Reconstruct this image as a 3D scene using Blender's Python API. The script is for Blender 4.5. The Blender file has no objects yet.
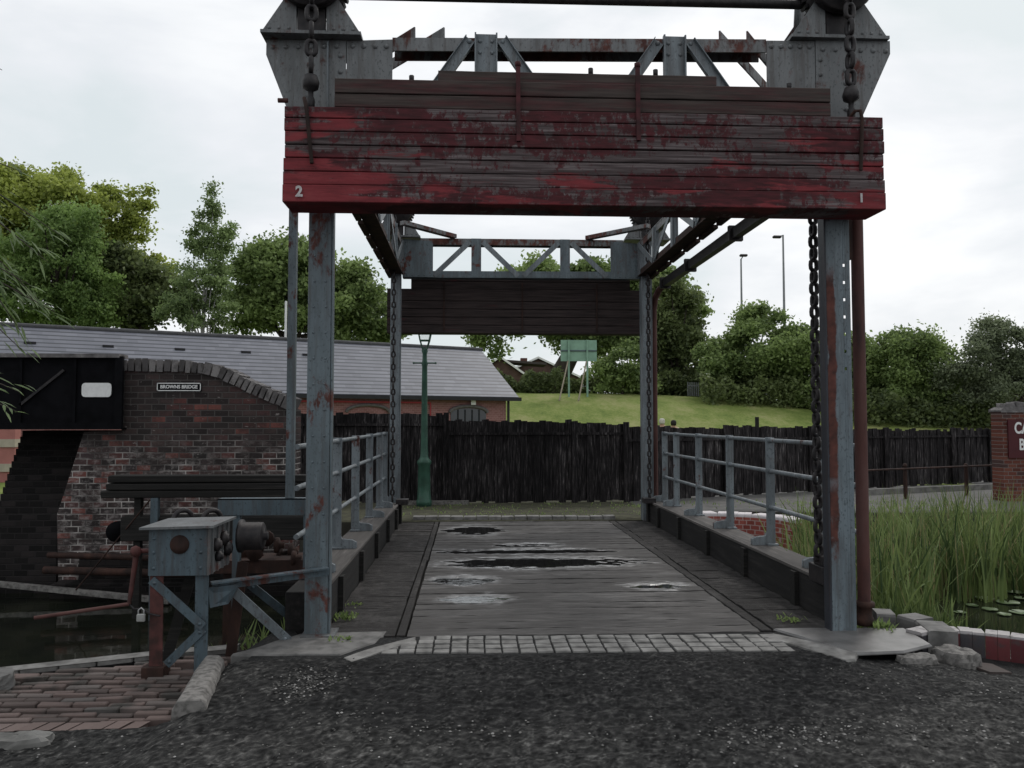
import bpy, math, random
import numpy as np
from mathutils import Vector, Matrix
random.seed(7); rng = np.random.default_rng(7)
S = bpy.context.scene
C = S.collection
R = math.radians
# ---------------------------------------------------------------- camera
F = 800.0; H = 1.55
YAW = math.atan(42/F); PIT = math.atan(37/F)
cd = bpy.data.cameras.new('camera'); cam = bpy.data.objects.new('camera', cd); C.objects.link(cam)
cam.location = (0, 0, H); cam.rotation_euler = (math.pi/2+PIT, 0, -YAW)
cd.sensor_width = 36; cd.lens = 36*F/1024; cd.clip_end = 2000; cd.clip_start = 0.05
S.camera = cam
S.view_settings.view_transform = 'Standard'; S.view_settings.look = 'None'
S.view_settings.exposure = 0.0; S.view_settings.gamma = 1.0
S.view_settings.use_curve_mapping = False
# ---------------------------------------------------------------- world: overcast cloud over a Nishita sky
SUN_EL, SUN_AZ = R(48), R(35)        # azimuth measured from +Y towards +X
w = bpy.data.worlds.new('World'); S.world = w; w.use_nodes = True
nt = w.node_tree; nt.nodes.clear(); L = nt.links
out = nt.nodes.new('ShaderNodeOutputWorld'); bg = nt.nodes.new('ShaderNodeBackground')
sky = nt.nodes.new('ShaderNodeTexSky'); sky.sky_type = 'NISHITA'; sky.sun_disc = False
sky.sun_elevation = SUN_EL; sky.sun_rotation = SUN_AZ; sky.dust_density = 3.0
tc = nt.nodes.new('ShaderNodeTexCoord'); mp = nt.nodes.new('ShaderNodeMapping')
mp.inputs['Scale'].default_value = (1.0, 1.0, 2.6); mp.inputs['Location'].default_value = (3.1, 1.7, 0.4)
L.new(tc.outputs['Generated'], mp.inputs['Vector'])
n1 = nt.nodes.new('ShaderNodeTexNoise'); n1.inputs['Scale'].default_value = 1.9; n1.inputs['Detail'].default_value = 6; n1.inputs['Roughness'].default_value = .52
n1.inputs['Distortion'].default_value = .35
L.new(mp.outputs[0], n1.inputs['Vector'])
cr = nt.nodes.new('ShaderNodeValToRGB')
e = cr.color_ramp.elements
e[0].position = .40; e[0].color = (.70, .76, .78, 1); e[1].position = .63; e[1].color = (1.0, 1.0, 1.0, 1)
x_ = e.new(.485); x_.color = (.81, .835, .865, 1); x_ = e.new(.555); x_.color = (.92, .935, .95, 1)
L.new(n1.outputs['Fac'], cr.inputs['Fac'])
sc = nt.nodes.new('ShaderNodeVectorMath'); sc.operation = 'SCALE'; sc.inputs['Scale'].default_value = 10.9
L.new(cr.outputs['Color'], sc.inputs[0])
mx = nt.nodes.new('ShaderNodeMix'); mx.data_type = 'RGBA'; mx.inputs[0].default_value = .92
L.new(sky.outputs['Color'], mx.inputs[6]); L.new(sc.outputs[0], mx.inputs[7])
L.new(mx.outputs[2], bg.inputs['Color']); bg.inputs['Strength'].default_value = 0.1
L.new(bg.outputs[0], out.inputs['Surface'])
sl = bpy.data.lights.new('sun', 'SUN'); sl.energy = 1.1; sl.angle = R(14); sl.color = (1, .97, .92)
so = bpy.data.objects.new('sun', sl); C.objects.link(so)
sd = Vector((math.sin(SUN_AZ)*math.cos(SUN_EL), math.cos(SUN_AZ)*math.cos(SUN_EL), math.sin(SUN_EL)))
so.rotation_euler = sd.to_track_quat('Z', 'Y').to_euler(); so.location = (0, 0, 30)

# ---------------------------------------------------------------- point helpers (a pixel and a real depth give a place)
_f = np.array([math.sin(YAW)*math.cos(PIT), math.cos(YAW)*math.cos(PIT), math.sin(PIT)])
_r = np.array([math.cos(YAW), -math.sin(YAW), 0.]); _u = np.cross(_r, _f)
def ray(px, py): return _f+_r*(px-512)/F+_u*(384-py)/F
def at(px, py, Y): v = ray(px, py); return Vector(np.array([0, 0, H])+v*Y/v[1])
def atz(px, py, z): v = ray(px, py); return Vector(np.array([0, 0, H])+v*(z-H)/v[2])

# ---------------------------------------------------------------- materials
class M:
    def __init__(s, name, rough=.8, metal=0., spec=.3):
        s.m = bpy.data.materials.new(name); s.m.use_nodes = True; s.t = s.m.node_tree
        s.b = s.t.nodes['Principled BSDF']; s.o = s.t.nodes['Material Output']
        s.b.inputs['Roughness'].default_value = rough; s.b.inputs['Metallic'].default_value = metal
        s.b.inputs['Specular IOR Level'].default_value = spec
        s.g = s.t.nodes.new('ShaderNodeNewGeometry'); s._bump = None
    def put(s, sock, v):
        if hasattr(v, 'is_linked') or hasattr(v, 'links'): s.t.links.new(v, sock)
        else:
            if isinstance(v, tuple) and len(v) == 3 and sock.type == 'RGBA': v = v+(1,)
            sock.default_value = v
    @property
    def pos(s): return s.g.outputs['Position']
    def sep(s, v=None):
        n = s.t.nodes.new('ShaderNodeSeparateXYZ'); s.put(n.inputs[0], v or s.pos); return n.outputs
    def comb(s, x, y, z=0.):
        n = s.t.nodes.new('ShaderNodeCombineXYZ')
        for i, v in enumerate((x, y, z)): s.put(n.inputs[i], v)
        return n.outputs[0]
    def noise(s, scale=1., vec=(1, 1, 1), detail=4, rough=.55, dist=0., off=(0, 0, 0), v=None):
        mp = s.t.nodes.new('ShaderNodeMapping'); mp.inputs['Scale'].default_value = vec; mp.inputs['Location'].default_value = off
        s.put(mp.inputs['Vector'], v or s.pos)
        n = s.t.nodes.new('ShaderNodeTexNoise'); n.inputs['Scale'].default_value = scale; n.inputs['Detail'].default_value = detail
        n.inputs['Roughness'].default_value = rough; n.inputs['Distortion'].default_value = dist
        s.t.links.new(mp.outputs[0], n.inputs['Vector']); return n.outputs['Fac']
    def vor(s, scale, vec=(1, 1, 1), out='Distance'):
        mp = s.t.nodes.new('ShaderNodeMapping'); mp.inputs['Scale'].default_value = vec; s.put(mp.inputs['Vector'], s.pos)
        n = s.t.nodes.new('ShaderNodeTexVoronoi'); n.inputs['Scale'].default_value = scale
        s.t.links.new(mp.outputs[0], n.inputs['Vector']); return n.outputs[out]
    def wn(s, v):
        n = s.t.nodes.new('ShaderNodeTexWhiteNoise'); n.noise_dimensions = '3D'; s.put(n.inputs['Vector'], v); return n.outputs['Value']
    def ma(s, op, a, b=0., c=None):
        n = s.t.nodes.new('ShaderNodeMath'); n.operation = op; s.put(n.inputs[0], a); s.put(n.inputs[1], b)
        if c is not None: s.put(n.inputs[2], c)
        return n.outputs[0]
    def step(s, v, lo, hi):
        n = s.t.nodes.new('ShaderNodeMapRange'); n.interpolation_type = 'SMOOTHSTEP'
        s.put(n.inputs['Value'], v); n.inputs['From Min'].default_value = lo; n.inputs['From Max'].default_value = hi
        return n.outputs[0]
    def mix(s, f, a, b, mode='MIX'):
        n = s.t.nodes.new('ShaderNodeMix'); n.data_type = 'RGBA'; n.blend_type = mode
        s.put(n.inputs[0], f); s.put(n.inputs[6], a); s.put(n.inputs[7], b); return n.outputs[2]
    def ramp(s, f, stops):
        n = s.t.nodes.new('ShaderNodeValToRGB'); el = n.color_ramp.elements
        for i, (p, c) in enumerate(stops):
            if i < 2: k = el[i]; k.position = p
            else: k = el.new(p)
            k.color = tuple(c)+(1,)
        s.put(n.inputs['Fac'], f); return n.outputs['Color']
    def col(s, c): s.put(s.b.inputs['Base Color'], c); return s
    def rgh(s, v): s.put(s.b.inputs['Roughness'], v); return s
    def bump(s, h, strength=.4, dist=.01):
        n = s.t.nodes.new('ShaderNodeBump'); n.inputs['Strength'].default_value = strength; n.inputs['Distance'].default_value = dist
        s.put(n.inputs['Height'], h)
        if s._bump: s.t.links.new(s._bump, n.inputs['Normal'])
        s._bump = n.outputs[0]; s.t.links.new(s._bump, s.b.inputs['Normal']); return s
    def tiles(s, u, v, w_, h_, gap, offset=.5):
        """mortar mask and a random value per brick"""
        vv = s.ma('DIVIDE', v, h_); row = s.ma('FLOOR', vv)
        uu = s.ma('ADD', s.ma('DIVIDE', u, w_), s.ma('MULTIPLY', s.ma('MODULO', row, 2.), offset)); cu = s.ma('FLOOR', uu)
        fu = s.ma('FRACT', uu); fv = s.ma('FRACT', vv)
        gu = s.ma('MULTIPLY', s.ma('MINIMUM', fu, s.ma('SUBTRACT', 1., fu)), w_)
        gv = s.ma('MULTIPLY', s.ma('MINIMUM', fv, s.ma('SUBTRACT', 1., fv)), h_)
        d = s.ma('MINIMUM', gu, gv)
        mort = s.ma('SUBTRACT', 1., s.step(d, gap*.35, gap*.8))
        return mort, s.wn(s.comb(cu, row, 3.)), fv, s.comb(cu, row, 7.)

def attr(m, name='rnd'):
    n = m.t.nodes.new('ShaderNodeAttribute'); n.attribute_name = name; return n.outputs['Fac']
def painted_steel(name, base, rust_lo, rust_hi, extra=None, rough=.55):
    m = M(name, rough, .0, .35)
    a = m.noise(3.2, (1, 1, .8), 8, .68, .4); b = m.noise(24, (1, 1, .35), 4, .6)
    f = m.ma('ADD', m.ma('MULTIPLY', a, .75), m.ma('MULTIPLY', b, .25))
    mask = m.step(f, rust_lo, rust_hi)
    if extra: mask = m.ma('MAXIMUM', mask, extra(m))
    dirt = m.noise(7, (1, 1, .25), 5, .6)
    c = m.mix(m.step(dirt, .38, .72), base, tuple(x*.58 for x in base))
    fine = m.noise(60, (1, 1, .6), 3)
    c = m.mix(m.step(fine, .56, .68), c, tuple(x*.5 for x in base))
    st = m.noise(11, (2.2, 2.2, .12), 5, .7); c = m.mix(m.ma('MULTIPLY', m.step(st, .46, .66), .75), c, tuple(.4*x+.012*k for x, k in zip(base, (2., 1.3, 1.))))
    hi = m.noise(18, (1.5, 1.5, .3), 6, .75); c = m.mix(m.ma('MULTIPLY', m.step(hi, .55, .7), .35), c, tuple(min(1, x*1.5) for x in base))
    rc = m.ramp(m.noise(14, (1, 1, 1), 5), [(.3, (.045, .020, .017)), (.7, (.125, .046, .036))])
    m.col(m.mix(mask, c, rc)); m.rgh(m.ma('ADD', .5, m.ma('MULTIPLY', mask, .4)))
    m.bump(mask, .35, .004); m.bump(fine, .15, .002)
    return m.m
def right_rust(m):
    x, y, z = m.sep()
    n = m.noise(3.0, (2.0, 1, 1.6), 6, .6)
    xx = m.ma('ADD', x, m.ma('MULTIPLY', m.ma('SUBTRACT', n, .5), .09))
    a = m.step(xx, 2.655, 2.665); b = m.ma('SUBTRACT', 1., m.step(xx, 2.725, 2.74))
    zz = m.ma('ADD', z, m.ma('MULTIPLY', m.ma('SUBTRACT', n, .5), 1.6)); c = m.step(zz, .55, .8)
    d = m.ma('SUBTRACT', 1., m.step(m.ma('ADD', z, m.ma('MULTIPLY', n, .3)), 2.75, 2.95))
    g = m.step(m.noise(1.7, (.2, 1, 1.3), 2, .5, off=(0, 0, 3)), .30, .38)
    return m.ma('MULTIPLY', m.ma('MULTIPLY', m.ma('MULTIPLY', a, b), m.ma('MULTIPLY', c, d)), g)
STEEL = painted_steel('grey_blue_painted_steel', (.118, .148, .166), .545, .62)
STEEL_L = painted_steel('pale_painted_steel', (.175, .20, .218), .59, .66)
STEEL_R = painted_steel('painted_steel_with_rust_streak', (.15, .185, .208), .59, .66, right_rust)
SIDE_SHADE = painted_steel('shade_darkened_side_steel', (.030, .033, .042), .6, .68)  # column steel made darker, shade on the right column's inner side put into the colour
STEEL_W = painted_steel('winch_painted_steel', (.075, .105, .125), .57, .64)
STEEL_D = painted_steel('weathered_gusset_steel', (.148, .155, .16), .54, .63)
RUSTY = painted_steel('rusty_chord_steel', (.16, .165, .17), .47, .56)
m = M('rusty_iron', .85); m.col(m.ramp(m.noise(9, (1, 1, .5), 7, .65), [(.3, (.014, .009, .008)), (.55, (.036, .018, .014)), (.75, (.075, .036, .026))])).bump(m.noise(40), .4, .004); RUST = m.m
m = M('rusty_red_pipe', .7); m.col(m.ramp(m.noise(5, (1, 1, .3), 7, .65), [(.3, (.03, .014, .014)), (.5, (.085, .035, .03)), (.68, (.10, .05, .045)), (.78, (.19, .13, .12))])).bump(m.noise(30), .3, .003); PIPE = m.m
m = M('dark_iron', .55, .3, .4); m.col(m.ramp(m.noise(20, detail=5), [(.35, (.012, .011, .013)), (.75, (.04, .034, .034))])).bump(m.noise(60), .3, .002); IRON = m.m
m = M('red_oxide_iron', .7); m.col(m.ramp(m.noise(12, detail=6), [(.35, (.035, .016, .014)), (.7, (.105, .036, .033))])); REDIRON = m.m

m = M('dark_red_strap', .8); m.col(m.ramp(m.noise(12, detail=6), [(.35, (.03, .012, .013)), (.7, (.085, .020, .024))])); STRAP = m.m
def red_timber(name, far=False):
    m = M(name, .8, 0, .2)
    x, y, z = m.sep()
    bare = m.ramp(m.noise(5, (.5, 1, 14), 6, .6), [(.3, (.03, .022, .022)), (.52, (.088, .069, .070)), (.72, (.195, .165, .167))])
    red = m.ramp(m.noise(3, (.8, 1, 5), 6, .6), [(.3, (.09, .020, .023)), (.55, (.20, .034, .040)), (.8, (.28, .065, .07))])
    dred = m.ramp(m.noise(6, (1, 1, 6), 5), [(.3, (.035, .014, .015)), (.7, (.095, .022, .027))])
    if far:
        dk = m.ramp(m.noise(4, (.6, 1, 12), 6), [(.3, (.016, .012, .012)), (.8, (.065, .048, .046))])
        f = m.ma('MULTIPLY', m.step(m.noise(2.4, (.7, 1, 4), 4, .6), .62, .72), .7)
        m.col(m.mix(f, dk, dred))
    else:
        zr = m.ma('SUBTRACT', 1., m.step(z, 3.02, 3.55))            # paint survives best on the low tiers and at the ends
        ex = m.ma('ABSOLUTE', m.ma('SUBTRACT', x, .83)); er = m.ma('MULTIPLY', m.step(ex, .9, 2.1), m.ma('SUBTRACT', 1., m.ma('MULTIPLY', m.step(x, 1.5, 2.5), .45)))
        n = m.noise(1.6, (.9, 1, 5.5), 6, .62, .2)
        f = m.ma('ADD', n, m.ma('ADD', m.ma('MULTIPLY', zr, .10), m.ma('MULTIPLY', er, .20)))
        chip = m.step(m.noise(16, (.5, 1, 4), 6, .75, .4), .30, .44); bright = m.ma('MULTIPLY', m.step(f, .63, .72), chip)
        flake = m.noise(7, (2.6, 1, 1.7), 8, .78, .25)
        f2 = m.ma('ADD', flake, m.ma('MULTIPLY', m.ma('SUBTRACT', m.noise(1.3, (.8, 1, 2.5), 3, off=(5, 0, 2)), .5), .9))
        worn = m.step(f2, .455, .54)
        c = m.mix(worn, bare, dred); c = m.mix(bright, c, red)
        top = m.step(z, 3.725, 3.73)                                # the two top tiers were never repainted
        dk = m.ramp(m.noise(4, (.6, 1, 12), 6), [(.3, (.030, .024, .022)), (.75, (.085, .066, .06))])
        dk = m.mix(m.ma('MULTIPLY', m.step(m.noise(2.2, (.5, 1, 5), 6, .7), .42, .62), .55), dk, dred)
        m.col(m.mix(top, c, dk))
    m.bump(m.noise(8, (.4, 1, 20), 6, .6), .35, .004); return m.m
REDT = red_timber('worn_red_painted_timber'); REDT_F = red_timber('dark_red_timber', True)

def wood(name, c0, c1, c2, vec=(1, 12, 12), sc=2.5, rough=.85, bs=.5):
    m = M(name, rough, 0, .25); n = m.noise(sc, vec, 7, .65, .2)
    c = m.ramp(n, [(.3, c0), (.52, c1), (.75, c2)])
    p = m.noise(1.1, (1, 1, 1), 5, .6); c = m.mix(m.step(p, .4, .7), c, tuple(x*.75 for x in c1))
    m.col(c); m.bump(n, bs, .008); return m
m = wood('deck_timber', (.028, .026, .026), (.078, .073, .071), (.15, .142, .138), (.8, 5, 1), 3.4)
x, y, z = m.sep(); wz = m.step(m.ma('ADD', attr(m, 'wet'), m.ma('MULTIPLY', m.ma('SUBTRACT', m.noise(9, (1, 4, 1), 5), .5), .9)), .54, .78); m.put(m.b.inputs['Specular IOR Level'], m.ma('ADD', .25, m.ma('MULTIPLY', wz, .7))); wet = m.step(m.noise(.9, (1, 1.8, 1), 5, .6), .5, .62); m.rgh(m.ma('SUBTRACT', m.ma('SUBTRACT', .8, m.ma('MULTIPLY', wet, .25)), m.ma('MULTIPLY', wz, .38))); c = m.mix(m.ma('MULTIPLY', attr(m), .35), m.b.inputs['Base Color'].links[0].from_socket, (.03, .028, .028)); m.col(c); m.put(m.b.inputs['Coat Weight'], m.ma('MULTIPLY', wz, .75)); m.b.inputs['Coat Roughness'].default_value = .27; m.b.inputs['Coat IOR'].default_value = 1.5; DECK = m.m
m = wood('side_deck_timber', (.012, .011, .011), (.038, .035, .034), (.09, .084, .082), (2.4, 5, 1), 3.2, .9, 1.0); c = m.mix(m.ma('MULTIPLY', m.step(m.noise(2.2, (1.6, .8, 1), 6, .7), .52, .66), .6), m.b.inputs['Base Color'].links[0].from_socket, (.088, .083, .080)); m.col(c).bump(m.noise(22, detail=6, rough=.8), .9, .02); DECKS = m.m
KERBT = wood('kerb_timber', (.04, .037, .035), (.10, .092, .088), (.20, .18, .17), (8, .6, 8), 3).m
KERBD = wood('dark_kerb_timber', (.008, .008, .008), (.017, .016, .016), (.04, .036, .035), (8, .6, 8), 3).m
BAULK = wood('tarred_timber', (.007, .007, .007), (.018, .017, .016), (.05, .045, .042), (.5, 8, 14), 3).m

def fence_mat():
    m = M('black_stained_fence', .9, 0, .15); x, y, z = m.sep()
    n = m.noise(3.2, (14, 14, 1.1), 7, .7, .3); k = m.noise(1.3, (1.3, 1.3, .6), 3)
    f = m.ma('ADD', n, m.ma('MULTIPLY', m.ma('SUBTRACT', k, .5), .35))
    m.col(m.ramp(f, [(.36, (.006, .0055, .006)), (.50, (.017, .015, .016)), (.60, (.05, .045, .046)), (.70, (.19, .175, .175))])); m.bump(n, .4, .005); return m.m
FENCE = fence_mat()

def brickwall(name, pal, mortar, u=None, bw=.168, bh=.074, stain=True, axis=None):
    m = M(name, .92, 0, .15); x, y, z = m.sep()
    uu = x
    if axis: uu = m.ma('ADD', m.ma('MULTIPLY', x, axis[0]), m.ma('MULTIPLY', y, axis[1]))
    jit = m.ma('MULTIPLY', m.ma('SUBTRACT', m.noise(3, detail=2), .5), .012)
    mo, rd, fv, idv = m.tiles(m.ma('ADD', uu, 50.), m.ma('ADD', m.ma('ADD', z, 20.), jit), bw, bh, .011)
    c = m.ramp(rd, pal)
    c = m.mix(m.ma('MULTIPLY', m.noise(24, detail=7, rough=.75), .8), c, tuple(.3*k for k in pal[2][1]))
    if stain:
        a = m.noise(1.1, (1, 1, 1.3), 5, .6); c = m.mix(m.ma('MULTIPLY', m.step(m.noise(1.9, (1, 1, 1.3), 7, .7), .42, .62), .75), c, (.030, .027, .026))
        wz = m.ma('SUBTRACT', 1., m.step(m.ma('ADD', z, m.ma('MULTIPLY', m.noise(1.6), .9)), 1.35, 1.9))
        ef = m.ma('MULTIPLY', wz, m.step(m.noise(7, (1, 1, 1.6), 7, .75), .47, .62)); c = m.mix(m.ma('MULTIPLY', ef, .55), c, (.30, .27, .26))
        mcol = m.mix(m.ma('MULTIPLY', wz, m.step(m.noise(2.5), .42, .6)), mortar, (.42, .39, .37))
        sp = m.step(m.noise(9, (1, 1, 2.2), 6, .75), .60, .67); c = m.mix(m.ma('MULTIPLY', sp, .7), c, (.33, .30, .29))
    else: mcol = mortar
    m.col(m.mix(mo, c, mcol)); m.bump(m.ma('SUBTRACT', 1., mo), .6, .008); m.bump(m.noise(25, detail=6), .4, .006); return m.m
OLD = [(0., (.024, .021, .022)), (.25, (.055, .046, .045)), (.5, (.095, .066, .062)), (.75, (.070, .057, .060)), (.86, (.16, .062, .056)), (.96, (.26, .095, .08))]
BRICK = brickwall('old_sooty_brick', OLD, (.075, .068, .065))
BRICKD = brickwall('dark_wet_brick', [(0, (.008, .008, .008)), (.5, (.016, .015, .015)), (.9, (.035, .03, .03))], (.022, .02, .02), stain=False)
BRICKR = brickwall('red_brick_pier', [(0, (.09, .035, .028)), (.4, (.16, .055, .042)), (.8, (.22, .085, .06)), (.95, (.07, .05, .05))], (.16, .13, .12), stain=False)
AX = Vector((.883, .469, 0))
BRICKP = brickwall('pink_brick_building', [(0, (.27, .12, .115)), (.4, (.32, .155, .15)), (.8, (.36, .185, .18)), (.95, (.25, .12, .115))], (.33, .20, .19), stain=False, axis=AX)
m = M('coping_brick', .9); mo = m.noise(4, (3, 3, 1)); m.col(m.ramp(m.noise(9, detail=6), [(.3, (.06, .056, .056)), (.6, (.16, .15, .15)), (.8, (.30, .28, .275))])).bump(m.noise(30), .5, .005); COPE = m.m
m = M('coping_on_edge_brick', .9); c = m.ramp(attr(m), [(0, (.07, .065, .065)), (.5, (.15, .14, .14)), (1, (.24, .225, .22))]); m.col(m.mix(m.ma('MULTIPLY', m.step(m.noise(12, detail=6, rough=.7), .45, .65), .7), c, (.05, .046, .045))).bump(m.noise(30), .5, .005); COPB = m.m

m = M('slate_roof', .55, 0, .4)
x, y, z = m.sep(); uu = m.ma('ADD', m.ma('MULTIPLY', x, AX.x), m.ma('MULTIPLY', y, AX.y))
mo, rd, fv, _ = m.tiles(m.ma('ADD', uu, 90.), z, .32, .141, .02)
c = m.ramp(rd, [(0, (.125, .13, .155)), (.5, (.145, .15, .178)), (1, (.17, .175, .205))])
c = m.mix(m.ma('MULTIPLY', m.step(m.noise(.8, (1, 1, 2)), .4, .7), .3), c, (.11, .115, .13))
ln = m.ma('SUBTRACT', 1., m.step(fv, .14, .42)); c = m.mix(m.ma('MULTIPLY', ln, .9), c, (.03, .032, .04))
m.col(c); m.bump(fv, .5, .02); SLATE = m.m

def plain(name, c, rough=.8, var=.25, sc=12, metal=0., spec=.3):
    m = M(name, rough, metal, spec); m.col(m.mix(m.step(m.noise(sc, detail=6), .35, .7), c, tuple(k*(1-var) for k in c))); m.bump(m.noise(sc*4), .2, .003); return m.m
CONC = plain('concrete', (.20, .195, .185), .9, .45, 6)
SAND = plain('sandstone', (.20, .19, .18), .95, .6, 22)
SLAB = plain('worn_stone_slab', (.16, .155, .15), .75, .5, 9)
PLATE = plain('worn_steel_plate', (.155, .15, .148), .42, .45, 5, .2, .5)
BLACK = plain('black_painted_steel', (.006, .006, .0075), .85, .5, 6, 0., .08)
WHITE = plain('white_paint', (.75, .75, .74), .6, .12, 20)
WPAINT = plain('chalky_white_paint', (.55, .52, .52), .8, .35, 30)
GREEN = plain('green_painted_iron', (.042, .105, .075), .45, .35, 6)
DKRED = plain('dark_red_enamel', (.065, .010, .013), .45, .15, 5)
GREENB = plain('pale_green_panel', (.22, .36, .28), .6, .2, 3)
CREAM = plain('cream_stone', (.40, .36, .29), .9, .15, 6)
GUTTER = plain('black_gutter', (.015, .015, .018), .5, .3, 5)
LAMPG = plain('galvanised_lamp_steel', (.24, .25, .26), .6, .15, 3)
TRIMR = plain('red_painted_trim', (.35, .04, .05), .6, .2, 5)
GLASSM = M('lantern_glass', .1, 0, .5); GLASSM.b.inputs['Transmission Weight'].default_value = .85; GLASSM.col((.85, .9, .88)); GLASS = GLASSM.m
m = M('dark_glass', .08, 0, .6); m.col((.02, .025, .03)); DGLASS = m.m
m = M('setts_granite', .8); rd = m.noise(6, detail=5); m.col(m.ramp(m.noise(9, detail=5), [(.3, (.08, .077, .074)), (.5, (.17, .165, .158)), (.75, (.27, .262, .253))])).bump(m.noise(50), .4, .004); SETT = m.m
m = M('paving_brick', .85); c = m.ramp(attr(m), [(0, (.065, .052, .048)), (.4, (.12, .088, .080)), (.75, (.155, .115, .105)), (1, (.10, .093, .088))])
c = m.mix(m.step(m.noise(3, detail=6), .5, .68), c, (.045, .042, .038)); m.col(c).bump(m.noise(45), .5, .004); PBRICK = m.m
m = M('coping_glazed_brick', .5); c = m.ramp(attr(m), [(0, (.085, .020, .024)), (.55, (.12, .030, .033)), (.6, (.035, .033, .038)), (1, (.05, .048, .053))]); m.t.nodes[-1]
x, y, z = m.sep(); c = m.mix(m.step(z, .002, .012), c, (.30, .28, .28)); c = m.mix(m.step(m.noise(14, detail=5), .52, .72), c, (.06, .045, .045)); m.col(c).bump(m.noise(40), .3, .003); GBRICK = m.m

# ground materials
m = M('asphalt', .85, 0, .25); a = m.noise(.8, detail=5); b = m.noise(42, detail=6, rough=.8); v_ = m.vor(75)
c = m.ramp(b, [(.38, (.006, .006, .0065)), (.54, (.023, .023, .024)), (.68, (.060, .059, .057)), (.8, (.12, .118, .112))])
x, y, z = m.sep(); near = m.ma('SUBTRACT', 1., m.step(m.ma('ADD', y, m.ma('MULTIPLY', a, 1.2)), 4.45, 5.0))
c = m.mix(near, c, m.mix(1., c, (2.1, 2.06, 2.0), 'MULTIPLY'))
c = m.mix(m.ma('MULTIPLY', m.step(m.noise(3.5, detail=6, rough=.7), .5, .68), .5), c, (.045, .043, .041))
sp = m.ma('SUBTRACT', 1., m.step(v_, .10, .2)); keep = m.step(m.noise(9, detail=2), .55, .62); c = m.mix(m.ma('MULTIPLY', sp, keep), c, (.17, .165, .155))
m.col(c); m.bump(b, 1., .025); m.bump(m.noise(11, detail=6, rough=.7), .9, .04); ASPH = m.m
m = M('far_path', .9); m.col(m.ramp(m.noise(4, detail=7), [(.3, (.07, .068, .066)), (.7, (.13, .125, .12))])); PATH = m.m
m = M('verge_grass', .95, 0, .1); n = m.noise(5, detail=7, rough=.7); m.col(m.ramp(n, [(.35, (.045, .043, .036)), (.55, (.075, .075, .05)), (.75, (.115, .11, .08))])).bump(n, .8, .03); VERGE = m.m
m = M('mown_grass', .95, 0, .1); n = m.noise(.55, (1, .5, 1), 8, .7); k = m.noise(7, detail=6, rough=.8); f = m.ma('ADD', m.ma('MULTIPLY', n, .6), m.ma('MULTIPLY', k, .4))
c = m.ramp(f, [(.38, (.085, .125, .030)), (.5, (.16, .20, .055)), (.60, (.25, .25, .11))]); m.col(c).bump(k, .8, .05); GRASS = m.m
m = M('canal_bed', .95); m.col((.02, .019, .014)); BED = m.m
m = M('canal_water', .045, 0, .5); m.col(m.ramp(m.noise(1.5, detail=4), [(.4, (.008, .010, .007)), (.7, (.02, .022, .014))])).bump(m.noise(2.2, (1, 1.6, 1), 3), .06, .03); WATER = m.m
m = M('puddle_water', .02, 0, .6); m.col((.012, .012, .012)).bump(m.noise(7, (1, 3., 1), 3, .5), .16, .012); PUD = m.m
m = M('lily_leaf', .35, 0, .5); m.col(m.ramp(m.noise(6), [(.3, (.05, .09, .03)), (.7, (.14, .19, .09))])); LILY = m.m

def leafm(name, dark, lite, trans=.45, patch=.35):
    m = M(name, .55, 0, .3); a = attr(m)
    c = m.ramp(a, [(0, dark), (1, lite)]); n = m.noise(patch, detail=3); c = m.mix(m.ma('MULTIPLY', m.step(n, .42, .62), .5), c, tuple((p*.5+q*.5)*1.35 for p, q in zip(lite, lite)))
    m.col(c); tr = m.t.nodes.new('ShaderNodeBsdfTranslucent'); m.t.links.new(c, tr.inputs['Color'])
    ms = m.t.nodes.new('ShaderNodeMixShader'); ms.inputs[0].default_value = trans
    m.t.links.new(m.b.outputs[0], ms.inputs[1]); m.t.links.new(tr.outputs[0], ms.inputs[2]); m.t.links.new(ms.outputs[0], m.o.inputs['Surface']); return m.m
L_YEL = leafm('yellow_green_leaf', (0.140, 0.182, 0.035), (0.378, 0.434, 0.105))
L_MID = leafm('mid_green_leaf', (0.085, 0.132, 0.044), (0.250, 0.329, 0.116))
L_DRK = leafm('dark_green_leaf', (0.054, 0.076, 0.033), (0.160, 0.199, 0.076))
L_BLU = leafm('birch_leaf', (0.088, 0.135, 0.056), (0.254, 0.333, 0.135))
L_WEEP = leafm('weeping_leaf', (0.088, 0.151, 0.044), (0.238, 0.342, 0.104))
L_GRY = leafm('grey_green_leaf', (0.073, 0.095, 0.055), (0.226, 0.262, 0.159))
L_WIL = leafm('willow_leaf', (.06, .10, .035), (.20, .27, .12))
L_REED = leafm('reed_blade', (.020, .048, .015), (.185, .24, .08), .22, 1.2)
L_DRY = leafm('dry_reed', (.16, .13, .06), (.34, .28, .15), .3, 2.)
BARK = plain('bark', (.055, .045, .036), .95, .4, 8)

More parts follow.
